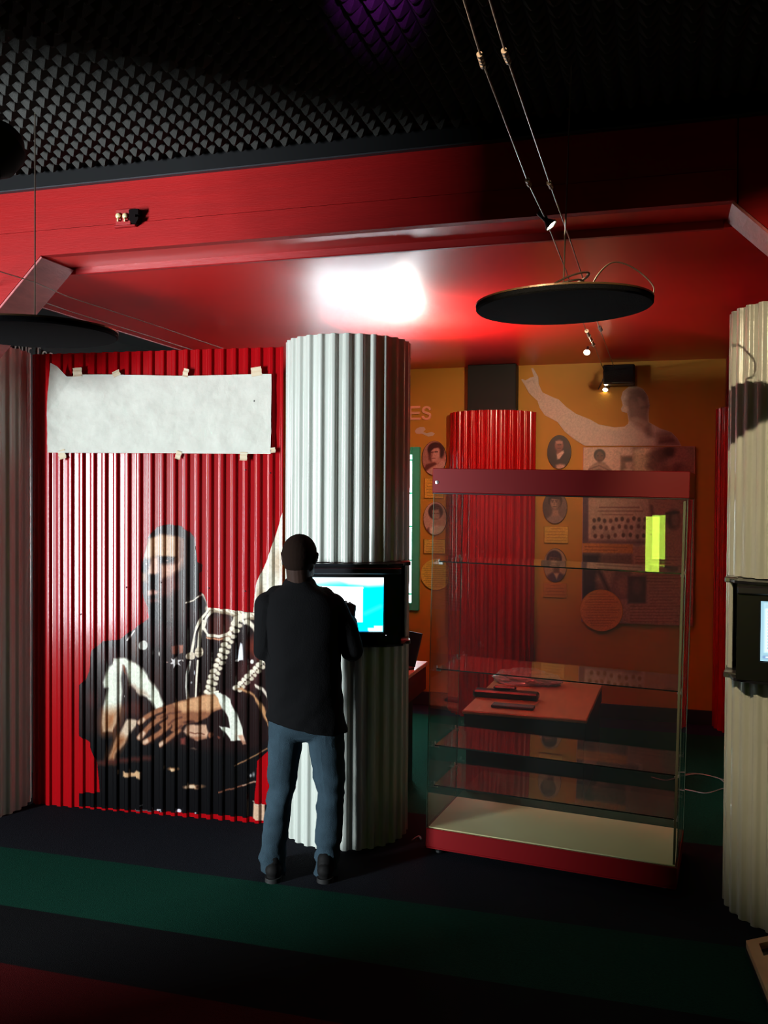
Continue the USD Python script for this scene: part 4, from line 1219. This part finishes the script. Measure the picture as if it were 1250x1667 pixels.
part(vl, "hanger", rod(vp - va * .03, vec(*(vp - va * .03)[:2], FZ - .01), .005), BLACKSTEEL)
spot_light(vl + "/violet_beam", va * .034, va, .01, (0.55, 0.05, 0.85), 9000, 18, 1.0)

# floodlight lying on the top edge of the middle column, shining up at the red ceiling
fp = C(0.11, 6.2, 2.84)
fd = thing("floodlight", "small floodlight behind the top of the middle column, shining at the ceiling", "lamp", fp)
part(fd, "housing", lathe([(0, -.05), (.05, -.05), (.065, .02), (.060, .02), (.045, -.04), (0, -.04)], 24, fp, Z0), BLACKSTEEL)
part(fd, "arm", rod(fp - Z0 * .05, vec(COL_C[0] + .20, COL_C[1] + .30, 2.70), .008), BLACKSTEEL)
spot_light(fd + "/beam", Z0 * .02, unit(Z0 + R0 * .25 - F0 * .05), .035, (1.0, 0.9, 0.78), 3800.0, 80, .3)
# halogen spot of the cable lights over the front of the room
lamp(KEY_HALOGEN, C(2.65, 4.0, 1.55) - KEY_HALOGEN, "reflector lamp over the front of the room, out of view", 1.0, KEY_HALOGEN + vec(0, -.05, .1), 54000.0, 25, .5)

# ================================================================== pictures and lettering on the mustard wall
PRINT = mat_print("paper_print", 0.45)


def wall_print(parent, name, x0, x1, y0, y1, off, paint, base, n=(90, 90), keep_fn=None, label=None):
    """A flat print on the back wall covering the photo rectangle; painted in the photo's frame, built at its place on the wall."""
    a, b = on_y(x0, (y0 + y1) / 2, WB - off), on_y(x1, (y0 + y1) / 2, WB - off)
    z1, z0 = on_y((x0 + x1) / 2, y0, WB - off)[2], on_y((x0 + x1) / 2, y1, WB - off)[2]
    X, Z = np.meshgrid(np.linspace(a[0], b[0], n[0]), np.linspace(z0, z1, n[1]), indexing="ij")
    G = np.stack([X, np.full_like(X, WB - off), Z], -1)
    q = Paint(*project(G.reshape(-1, 3)), base)
    paint(q)
    m, used = grid_mesh(G, None if keep_fn is None else keep_fn(q, X, Z))
    part(parent, name, m, PRINT, smooth=True, tint=q.tint(used), label=label)


def oval(px, py, rx, ry, label, base, paint, cat="portrait"):
    c = on_y(px, py, WB)
    rX = (on_y(px + rx, py, WB)[0] - on_y(px - rx, py, WB)[0]) / 2
    rZ = ry * np.linalg.norm(c - EYE) / FOC
    t = thing("oval_portrait", label, "picture", c)
    el = sg.Polygon([(math.cos(k) * rX, math.sin(k) * rZ) for k in np.linspace(0, 2 * PI, 56, endpoint=False)])
    part(t, "board", prism(el, 0, .022, o=c, ex=(1, 0, 0), ey=(0, 0, 1), ez=(0, -1, 0)), mat("picture_board", (60, 34, 26), 0.6))
    pad = 1.5
    wall_print(t, "photograph", px - rx - pad, px + rx + pad, py - ry - pad, py + ry + pad, .0228, lambda q: paint(q.view(px - rx, py - ry, 1.0)).grain(.12, .7, int(px)), base, (86, 110),
               lambda q, X, Z: ((X - c[0]) / rX) ** 2 + ((Z - c[2]) / rZ) ** 2 < .985, label="sepia portrait photograph")


def sitter(skin, hair, cloth, back2, hx=20, hy=22, hr=(9, 12), collar=None):
    def f(q):
        q.ell(30, 30, 16, 30, back2, 6, .5)
        q.poly([(2, 60), (6, 44), (15, 38), (25, 38), (34, 44), (40, 60)], cloth, 2)
        if collar:
            q.poly([(15, 38), (21, 50), (26, 38)], collar, 1.2)
        q.poly([(16, 30), (25, 30), (26, 40), (15, 40)], skin, 1.5)
        q.ell(hx, hy - 3, hr[0] + 2.5, hr[1] + 1, hair, 1.2).ell(hx, hy + 1, hr[0] - 1, hr[1] - 2, skin, 1.5)
        q.poly([(hx - 8, hy - 8), (hx, hy - 12), (hx + 9, hy - 8), (hx + 6, hy - 5), (hx - 3, hy - 6)], hair, 1)
        for e in (-3.2, 3.2):
            q.ell(hx + e - 1, hy - 1, 1.6, .9, hair, .6).line([(hx + e - 3, hy - 3.4), (hx + e + 1, hy - 3.4)], 1, hair, .5)
        q.line([(hx - 1, hy), (hx - 2, hy + 4)], .9, np.array(skin) * .7, .6).line([(hx - 3.5, hy + 7), (hx + 2, hy + 7)], 1.1, np.array(skin) * .5, .6)
        return q.ell(hx + 6, hy + 3, 3, 8, np.array(skin) * .6, 2, .7)
    return f


def p1_(q):
    q.poly([(2, 60), (5, 41), (14, 38), (24, 36), (31, 30), (40, 36), (42, 60)], (200, 150, 142), 1.5).poly([(0, 48), (6, 38), (20, 34), (26, 36), (12, 44), (4, 50)], (96, 44, 36), 1.5)
    q.ell(21, 14, 13, 12, (52, 16, 18), 1.2).ell(29, 16, 6, 12, (52, 16, 18), 1.5)
    q.poly([(13, 12), (24, 8), (28, 14), (28, 26), (22, 34), (15, 33), (13, 24)], (206, 150, 140), 1.5).poly([(26, 26), (32, 30), (24, 38), (20, 34)], (190, 134, 124), 1.5)
    q.poly([(8, 14), (13, 8), (22, 5), (28, 10), (18, 12), (12, 18)], (56, 18, 20), 1)
    q.line([(14, 18.5), (17, 18)], 1.8, (80, 34, 34), .6).line([(20, 17.5), (24, 17.5)], 1.8, (80, 34, 34), .6).line([(16, 19), (15, 25)], 1.2, (140, 84, 78), .7).line([(15, 28), (20, 28)], 1.5, (130, 70, 66), .6)
    return q.poly([(9, 18), (13, 18), (14, 34), (10, 30)], (84, 36, 32), 2)


def p2_(q):
    q.poly([(6, 56), (10, 42), (20, 38), (34, 40), (40, 60), (10, 60)], (222, 206, 190), 1.5).ell(19, 16, 12, 13, (60, 44, 40), 1.2)
    q.poly([(14, 14), (24, 12), (26, 24), (22, 34), (16, 33), (14, 24)], (190, 160, 140), 1.5).line([(15, 19), (18, 19)], 1.6, (80, 60, 50), .6).line([(21, 19), (24, 19)], 1.6, (80, 60, 50), .6).line([(17, 28), (22, 28)], 1.3, (120, 84, 76), .6)
    return q.poly([(2, 46), (8, 42), (10, 56)], (84, 68, 62), 2)


def p3_(q):
    q.ell(19, 16, 7, 9, (150, 88, 74), 1.5).poly([(13, 9), (25, 9), (24, 13), (14, 13)], (176, 120, 104), 1).ell(19, 19, 5, 5, (120, 64, 54), 1.5, .7)
    q.poly([(15, 24), (24, 24), (25, 30), (14, 31)], (130, 76, 64), 1.5).poly([(15, 31), (26, 24), (27, 28), (20, 38), (15, 40)], (214, 176, 160), 1.2)
    q.poly([(1, 56), (3, 38), (13, 30), (16, 38), (22, 46), (34, 34), (40, 56)], (40, 18, 18), 2, .8).poly([(14, 48), (20, 46), (28, 47), (31, 53), (22, 58), (14, 54)], (190, 140, 122), 2)
    return q.line([(17, 15), (18, 15)], 1.2, (60, 28, 26), .6).line([(20, 15), (22, 15)], 1.2, (60, 28, 26), .6).line([(17, 21), (21, 21)], 1, (84, 36, 34), .6)


oval(707.5, 746, 19.5, 28, "oval portrait of a dark-haired sitter with bare shoulders, upper picture beside the window", (176, 118, 106), p1_)
oval(709, 844, 19, 27, "oval portrait of a pale-clothed sitter, half behind the case glass beside the window", (196, 160, 142), p2_)
oval(910.5, 736, 19.5, 27, "dark oval portrait of a man with a white sash, above the display case cap", (44, 18, 22), p3_)
oval(903.5, 826, 20, 26, "oval portrait of a grey-clad sitter just below the display case cap", (96, 70, 66), sitter((170, 130, 112), (60, 42, 44), (150, 120, 110), (160, 130, 118), 20, 18))
oval(904, 920, 19, 27, "lowest oval portrait, seen behind the top shelf of the display case", (176, 140, 112), sitter((120, 84, 72), (62, 44, 60), (84, 62, 78), (190, 150, 116), 17, 20, (10, 13), (200, 168, 140)))


def plaque(x0, x1, y0, y1, label, lines, rgb=(226, 172, 62)):
    a, b = on_y(x0, y1, WB), on_y(x1, y0, WB)
    t = thing("wall_plaque", label, "plaque", (a + b) / 2)
    part(t, "board", cbox(a[0], b[0], WB - .018, WB, a[2], b[2], .003), mat("plaque_board", (196, 140, 44), 0.6))

    def pr_(q):
        for k in range(lines):
            y = y0 + (y1 - y0) * (k + .8) / (lines + .6)
            w = (x1 - x0) * (.40 if k == 0 else .82 - .18 * ((k * 3) % 4) / 4)
            c = (x0 + x1) / 2
            q.line([(c - w / 2, y), (c + w / 2, y)], 1.0, (120, 76, 26), .5, .45)
        q.grain(.25, 1.6, int(x0))
    wall_print(t, "printed_text", x0 + .8, x1 - .8, y0 + .8, y1 - .8, .0186, pr_, rgb, (64, 56), label="lines of small dark print")


plaque(691, 722, 778, 811, "small yellow text plaque under the dark-haired oval portrait, beside the window", 6)
plaque(690, 725, 878, 901, "small yellow text plaque under the pale-clothed oval portrait beside the window", 5, (226, 190, 84))
plaque(885.5, 925, 857, 884, "small yellow text plaque between the two oval portraits behind the case", 5)
plaque(884, 923, 949, 972, "small orange-brown text plaque under the lowest oval portrait", 4, (196, 126, 52))


def roundel(px, py, r, label, rgb, off=.02):
    c = on_y(px, py, WB)
    R_ = r * np.linalg.norm(c - EYE) / FOC
    t = thing("round_text_panel", label, "text panel", c)
    part(t, "board", lathe([(0, off), (R_ - .002, off), (R_, off - .002), (R_, 0.0)], 60, c, (0, -1, 0)), mat("plaque_board", (196, 140, 44), 0.6))

    def pr_(q):
        n = 13
        for k in range(n):
            y = py - r * .78 + 1.56 * r * k / (n - 1)
            w = math.sqrt(max(0, r * r - (y - py) ** 2)) * (.86 - .08 * (k % 3))
            q.line([(px - w, y), (px + w * (1 if k % 4 else .6), y)], 1.1, np.array(rgb) * .5, .6, .42)
        q.grain(.22, 1.5, int(px))
    k2 = lambda q, X, Z: (X - c[0]) ** 2 + (Z - c[2]) ** 2 < (R_ * .985) ** 2
    wall_print(t, "printed_text", px - r - 3, px + r + 3, py - r - 1, py + r + 1, off + .0008, pr_, rgb, (110, 110), k2, label="lines of dark print")


roundel(710, 935, 25.5, "round yellow text panel low on the wall beside the window", (226, 200, 76))
roundel(979, 993, 33, "round orange-brown text panel over the foot of the picture board", (232, 160, 78), .042)

# board of photographs
bx0, bx1 = on_y(947.5, 870, WB - .03)[0], on_y(1130, 870, WB - .03)[0]
bz1, bz0 = on_y(1040, 727, WB - .03)[2], on_y(1040, 1016, WB - .03)[2]
pbd = thing("picture_board", "large board of sepia photographs and text behind the display case", "picture board", ((bx0 + bx1) / 2, WB, bz0))
part(pbd, "board", cbox(bx0, bx1, WB - .034, WB - .002, bz0, bz1, .003), mat("pink_board", (196, 140, 122), 0.6))


def collage(q):
    I = np.array
    q.poly([(940, 720), (1140, 720), (1140, 790), (940, 790)], (196, 160, 140), 1)
    q.poly([(947, 727), (1025, 727), (1023, 790), (947, 790)], (210, 174, 152), 1)
    q.poly([(954, 776), (960, 760), (972, 752), (984, 753), (995, 764), (1000, 790), (950, 790)], (156, 116, 98), 1.2)
    for k in range(4):
        q.line([(958 + k, 764 + 6 * k), (975, 758 + 6 * k), (996, 768 + 5 * k)], 1.6, (112, 76, 64), .8)
    q.ell(976, 741, 9.5, 10, (60, 34, 28), 1).ell(976, 744, 6.5, 9, (104, 64, 50), 1.2).line([(972, 742), (974, 742)], 1.2, (44, 24, 20), .5).line([(978, 742), (981, 742)], 1.2, (44, 24, 20), .5).line([(974, 749), (979, 749)], 1, (60, 32, 28), .5)
    q.poly([(1010, 742), (1030, 742), (1030, 790), (1010, 790)], (120, 84, 66), 2).ell(1024, 756, 6, 7, (176, 140, 120), 2).ell(1022, 748, 8, 4, (80, 52, 40), 2).ell(1024, 772, 12, 9, (200, 170, 146), 3)
    q.poly([(1030, 727), (1130, 727), (1130, 790), (1030, 790)], (150, 110, 92), 2).poly([(1032, 734), (1070, 731), (1060, 790), (1032, 790)], (206, 172, 136), 4).ell(1050, 734, 14, 5, (232, 204, 170), 3)
    for x, y, rx, ry, c in ((1075, 742, 20, 12, (84, 54, 46)), (1090, 735, 10, 9, (54, 34, 30)), (1062, 758, 10, 9, (96, 62, 52)), (1080, 764, 9, 10, (120, 84, 72)), (1096, 752, 14, 8, (170, 130, 116)), (1112, 740, 14, 14, (170, 122, 108)), (1105, 762, 10, 8, (104, 66, 60)), (1118, 770, 12, 10, (140, 98, 86))):
        q.ell(x, y, rx, ry, c, 4, .85)
    q.poly([(940, 785), (1140, 785), (1140, 1030), (940, 1030)], (176, 134, 116), 1)
    q.poly([(947, 800), (958, 800), (958, 900), (947, 900)], (92, 62, 80), 2)
    q.poly([(958, 812), (1058, 812), (1058, 890), (958, 890)], (196, 160, 140), 1.5)
    for k, (xa, xb) in enumerate(((976, 1040), (974, 1046), (980, 1030))):
        q.line([(xa, 826 + 6 * k), (xb, 826 + 6 * k)], 2.4 - .5 * k, (140, 96, 86), .8)
    rg = np.random.default_rng(5)
    for row, (y, m) in enumerate(((846, 10), (858, 9), (872, 8))):
        for k in range(m):
            x = 962 + (92 / m) * (k + .5) + rg.uniform(-1, 1)
            yy = y + rg.uniform(-2, 2)
            q.ell(x, yy + 9, 5.5, 8, I((206, 172, 156)) * rg.uniform(.75, 1.05), 1.5).ell(x, yy, 2.8, 3.6, I((92, 58, 52)) * rg.uniform(.8, 1.2), 1)
    q.poly([(950, 878), (1050, 880), (1050, 886), (950, 888)], (104, 70, 74), 3, .8)
    q.poly([(1056, 812), (1130, 812), (1130, 905), (1056, 905)], (170, 128, 108), 2).ell(1096, 846, 11, 16, (84, 56, 52), 3).ell(1099, 846, 6, 11, (140, 104, 92), 2).line([(1085, 836), (1104, 834)], 4, (64, 42, 40), 1.5)
    q.line([(1060, 824), (1062, 838)], 5, (110, 64, 60), 2)
    q.poly([(944, 884), (1030, 886), (1030, 901), (944, 900)], (204, 134, 64), 1).line([(952, 890), (1020, 891)], 1.4, (150, 92, 44), .7).line([(952, 895), (1005, 896)], 1.2, (150, 92, 44), .7)
    q.poly([(947, 902), (1030, 902), (1024, 975), (947, 975)], (120, 92, 84), 3).poly([(947, 902), (976, 902), (968, 975), (947, 975)], (56, 48, 60), 4).poly([(975, 925), (1000, 930), (992, 960), (970, 945)], (164, 130, 112), 5).line([(975, 930), (990, 960)], 6, (60, 46, 52), 3).ell(1015, 955, 14, 16, (150, 112, 98), 5)
    for k in range(9):
        q.line([(1036, 906 + 5 * k), (1112 - 10 * (k % 3), 907 + 5 * k)], 1.4, (134, 96, 84), .7)
    q.poly([(1022, 938), (1052, 938), (1051, 982), (1022, 982)], (74, 50, 56), 2).ell(1037, 955, 8, 12, (104, 74, 74), 3)
    for k in range(15):
        q.line([(1058 if k < 9 else 1026, 942 + 5 * k), (1112 - 9 * ((k * 2) % 3), 942 + 5 * k)], 1.3, (140, 100, 82), .7)
    q.poly([(1117, 785), (1131, 785), (1131, 1030), (1117, 1030)], (196, 118, 104), 1)
    q.grain(.16, .5, 9)


wall_print(pbd, "photo_print", 948.5, 1129, 728, 1015, .0346, collage, (176, 134, 116), (230, 350), label="printed collage of group photographs, portraits and text")

# cut-out figure of a man with an outstretched arm
fig = [(105, 40), (120, 40), (135, 65), (155, 100), (158, 150), (185, 210), (260, 245), (300, 260), (350, 310), (420, 360), (520, 400), (580, 435), (690, 455), (760, 450), (785, 430), (790, 410), (780, 355), (742, 345), (735, 325), (748, 300), (735, 250), (748, 205), (790, 170), (840, 163), (890, 185),
       (925, 235), (938, 300), (930, 350), (932, 420), (1010, 462), (1090, 490), (1130, 530), (1160, 585), (480, 585), (400, 535), (340, 485), (290, 418), (200, 370), (165, 318), (150, 270), (90, 215), (60, 160), (35, 120), (45, 116), (65, 126), (100, 106), (125, 100)]
FV = (840, 590, 4.31)
ft = thing("figure_cutout", "pale photographic cut-out of a man pointing with outstretched arm, high on the mustard wall", "wall graphic", on_y(990, 680, WB))
poly = [(x / FV[2] + FV[0], y / FV[2] + FV[1]) for x, y in fig]
fpts = [on_y(x, y, WB - .012) for x, y in poly]
fpoly = sg.Polygon([(p[0], p[2]) for p in fpts]).buffer(0)
part(ft, "board", prism(fpoly, WB - .012, WB - .001, **fr), mat("figure_board", (206, 176, 160), 0.6))


def fig_paint(q):
    q.view(*FV)
    q.poly([(782, 345), (772, 270), (800, 205), (860, 182), (925, 235), (940, 300), (930, 360), (935, 430), (900, 420), (850, 395), (795, 400)], (122, 80, 70), 10)
    q.ell(855, 210, 60, 26, (94, 58, 52), 10, .8).line([(800, 250), (850, 235), (900, 225)], 10, (84, 50, 46), 6, .7).ell(890, 250, 18, 14, (80, 48, 44), 6, .8).ell(840, 262, 16, 12, (84, 52, 48), 6, .7).line([(880, 320), (920, 310)], 9, (84, 50, 46), 5, .8).poly([(855, 250), (880, 250), (900, 300), (870, 305)], (146, 104, 92), 6)
    q.poly([(800, 400), (860, 400), (940, 440), (950, 500), (900, 480), (830, 440)], (150, 108, 94), 14).poly([(900, 470), (930, 440), (960, 520), (920, 520)], (100, 62, 54), 10, .8)
    q.poly([(985, 500), (1080, 490), (1130, 540), (1150, 585), (990, 585)], (132, 88, 78), 14).line([(1000, 520), (1090, 510)], 9, (170, 128, 116), 6).line([(1010, 560), (1100, 545)], 9, (96, 58, 54), 6)
    q.line([(760, 455), (690, 465), (600, 450)], 16, (232, 200, 172), 10, .8).ell(760, 330, 22, 20, (220, 186, 164), 6).line([(80, 140), (120, 120), (130, 150)], 6, (176, 146, 134), 4, .7)
    q.grain(.10, .6, 2)


from shapely import contains_xy
wall_print(ft, "photo_print", 846, 1112, 597, 727, .0128, fig_paint, (208, 178, 164), (300, 150), lambda q, X, Z: contains_xy(fpoly, X, Z), label="pale monochrome photo of a man with arm raised")

# lettering
LETTER = mat("pink_letter", (250, 176, 146), 0.5)
for ch, px0, px1 in (("E", 664.5, 684.5), ("S", 687, 702.5)):
    a, b = on_y(px0, 684, WB), on_y(px1, 661, WB)
    m = meshkit.text_mesh(ch, b[2] - a[2], .018, True)
    bb = m.bounds
    sx = (b[0] - a[0]) / (bb[1][0] - bb[0][0])
    szz = (b[2] - a[2]) / (bb[1][1] - bb[0][1])
    m.apply_translation([-bb[0][0], -bb[0][1], 0])
    m.apply_scale([sx, szz, 1])
    single("wall_letter", framed(m, (a[0], WB - .001, a[2]), (1, 0, 0), (0, 0, 1), (0, -1, 0)), LETTER, "raised pink capital letter %s on the mustard wall above the window" % ch, "letter", group=None)
bl = [[(676, 702), (679, 698), (684, 696), (690, 696), (692, 699), (688, 703), (683, 706), (678, 705)], [(690, 705), (695, 706), (703, 704), (707, 706), (704, 709), (697, 710), (691, 707)], [(686, 703), (692, 705), (691, 707), (685, 705)]]
import shapely.ops as so_
bp = so_.unary_union([sg.Polygon([(on_y(x, y, WB)[0], on_y(x, y, WB)[2]) for x, y in p]).buffer(.004) for p in bl])
single("wall_graphic", prism(bp, WB - .006, WB - .0005, **fr), mat("figure_board", (206, 176, 160), 0.6), "small pale cut-out flourish under the pink letters", "wall graphic")
tm = meshkit.text_mesh("our Too", 0.085, .006)
q = on_x(22, 572, -4.168)
tm.apply_translation([0, 0, 0])
single("wall_lettering", framed(tm, (-4.169, max(q[1], 5.13), q[2] - .012), (0, 1, 0), (0, 0, 1), (1, 0, 0)), mat("grey_letter", (205, 202, 194), 0.6), "faint grey lettering on the black side wall above the left column", "lettering")

# ================================================================== tables in the bay
WOOD = mat("table_wood", (196, 128, 84), 0.35, vary=0.12, vscale=4, stretch=(6, 1, 1), bump=.05)
PALEWOOD = mat("pale_table_top", (236, 200, 176), 0.35, vary=0.06, vscale=5)
DARKRED = mat("dark_red_apron", (96, 22, 22), 0.45)
DARKW = mat("dark_wood", (22, 17, 15), 0.5)
tx1, ty0, ty1 = -1.565, 5.62, 6.42
tb = thing("desk", "pale-topped desk with a dark red apron, partly behind the middle column", "table", ((tx1 - .6), (ty0 + ty1) / 2, 0))
part(tb, "table_top", cbox(tx1 - 1.2, tx1, ty0, ty1, .722, .75, .004), PALEWOOD)
part(tb, "apron", cbox(tx1 - 1.18, tx1 - .012, ty0 + .012, ty1 - .012, .55, .7215, .003), DARKRED, label="dark red apron")
for x in (tx1 - 1.17, tx1 - .06):
    part(tb, "end_panel", cbox(x, x + .04, ty0 + .03, ty0 + .45, 0.0, .55, .003), DARKW, label="dark end panel")
hx = unit(R0 * .6 - F0 * .8)
hy = -unit(R0 * .8 + F0 * .6)
lp0 = on_z(675, 1090, .7505) - hx * .16
lt = thing("laptop", "open dark laptop standing on the pale desk, its screen turned away", "laptop", lp0)
part(lt, "keyboard_base", framed(cbox(-.16, .16, 0.0, .23, 0, .018, .004), lp0, hx, hy, Z0), mat("laptop_grey", (60, 58, 58), 0.4))
tilt = unit(Z0 - hy * .30)
part(lt, "screen_lid", framed(cbox(-.16, .16, 0, .235, -.005, .005, .003), lp0 + Z0 * .016, hx, tilt, np.cross(hx, tilt)), BLACKSTEEL)

qa, qb = on_z(752, 1156, .54), on_z(812, 1099, .54)
lx0, ly0 = qa[0], qa[1]
lb = thing("display_table", "low wooden-topped dark table behind the display case", "table", (lx0 + .3, ly0 + .5, 0))
LXW, LYD = .80, 1.22
rot = math.atan2(qb[0] - qa[0], qb[1] - qa[1])
lex, ley = vec(math.cos(rot), -math.sin(rot), 0), vec(math.sin(rot), math.cos(rot), 0)
LB = lambda m: framed(m, vec(lx0, ly0, 0), lex, ley, Z0)
part(lb, "table_top", LB(cbox(0, LXW, 0, LYD, .515, .54, .006)), WOOD, label="brown wooden top")
part(lb, "skirt", LB(cbox(.01, LXW - .01, .012, LYD - .01, .40, .5145, .003)), DARKW)
for x in (.02, LXW - .42):
    part(lb, "pedestal", LB(cbox(x, x + .40, .03, LYD - .05, 0.0, .40, .004)), DARKW, label="dark pedestal")
TZ = .541
dv = thing("equipment", "long dark device lying on the low table", "equipment", on_z(830, 1136, TZ))
c = on_z(825, 1136, TZ)
part(dv, "body", framed(cbox(-.23, .22, -.05, .05, 0, .05, .012), c, unit(lex), unit(ley), Z0), BLACKSTEEL)
part(dv, "handle", framed(cbox(-.10, .06, -.02, .02, .05, .075, .010), c + ley * .03, unit(lex), unit(ley), Z0), BLACKSTEEL)
part(dv, "clip", framed(cbox(.02, .07, -.012, .0, .051, .058, .002), c, unit(lex + ley * .4), unit(ley - lex * .4), Z0), STEEL)
c = on_z(835, 1152, TZ)
single("notebook", framed(cbox(-.14, .14, -.045, .045, 0, .018, .004), c, unit(lex), unit(ley), Z0), mat("grey_cover", (70, 62, 60), 0.6), "thin grey notebook at the front of the low table", "notebook")
c = on_z(858, 1112, TZ)
bag = trimesh.creation.icosphere(4, 1.0)
v = np.asarray(bag.vertices)
v = v * vec(.24, .12, .075) * (1 + .55 * (meshkit.fbm(v * 2.6 + 5, 4, 3) - .5)[:, None] + .22 * np.abs(meshkit.fbm(v * 7, 3, 8) - .5)[:, None])
v[:, 2] = np.maximum(v[:, 2] + .03, 0)
bag.vertices = v
single("plastic_bag", framed(bag, c, unit(lex), unit(ley), Z0), mat("clear_plastic", (196, 198, 204), 0.1, spec=0.9, coat=1.0), "crumpled shiny plastic bag on the low table", "bag", smooth=False)

# ================================================================== small things on the floor
wr = thing("floor_cable", "thin pale cable in loose loops on the floor between the case and the right-hand column", "cable", on_z(1150, 1275, 0))
for pts in ([(1105, 1283), (1125, 1288), (1150, 1291), (1175, 1285), (1184, 1281), (1172, 1269), (1150, 1262), (1125, 1260), (1108, 1263)], [(1186, 1272), (1170, 1268), (1140, 1260), (1112, 1264), (1085, 1270), (1060, 1266)]):
    w_ = curve([on_z(x, y, .004) + Z0 * (.004 * (k % 2)) for k, (x, y) in enumerate(pts)], 80)
    part(wr, "strand", tube(w_, .0035, 6), mat("pale_flex", (180, 172, 168), 0.5), smooth=True)
c = on_z(1182, 1441, 0)
cr = hull(np.stack([c + R0 * x + F0 * y + Z0 * z for x, y, z in ((-.018, 0, .002), (.012, .014, .001), (.02, -.01, .012), (-.004, .01, .020), (.0, -.014, .003), (-.01, .004, .015))]))
single("paper_scrap", cr, mat("scrap", (214, 206, 180), 0.7), "tiny pale scrap at the foot of the right-hand column", "scrap")
c = on_z(677, 1370, 0)
single("bent_clip", tube(curve([c + R0 * x + F0 * y + Z0 * z for x, y, z in ((-.02, 0, .006), (.0, .012, .016), (.02, .016, .022), (.03, .004, .010))], 16), .006, 8), STEEL, "small shiny metal clip lying beside the left end of the case", "clip", smooth=True)
# plinth at the lower right corner
pa = on_z(1216, 1532, .05)
pl = thing("plinth", "low tan plinth with a dark recess at the foot of the right-hand column", "plinth", pa)
ppx = [on_z(x, y, .05) for x, y in ((1214, 1531), (1262, 1521), (1330, 1640), (1262, 1655), (1247, 1612))]
plp = sg.Polygon([(p[0], p[1]) for p in ppx])
rec = sg.Polygon([tuple(on_z(x, y, .05)[:2]) for x, y in ((1235, 1536), (1262, 1530), (1270, 1548), (1243, 1556))])
part(pl, "top", prism(plp.difference(rec), .022, .05), mat("tan_board", (206, 168, 122), 0.6, vary=.08), label="tan board top")
part(pl, "base", prism(plp, 0.0, .022), DARKW, label="dark base")
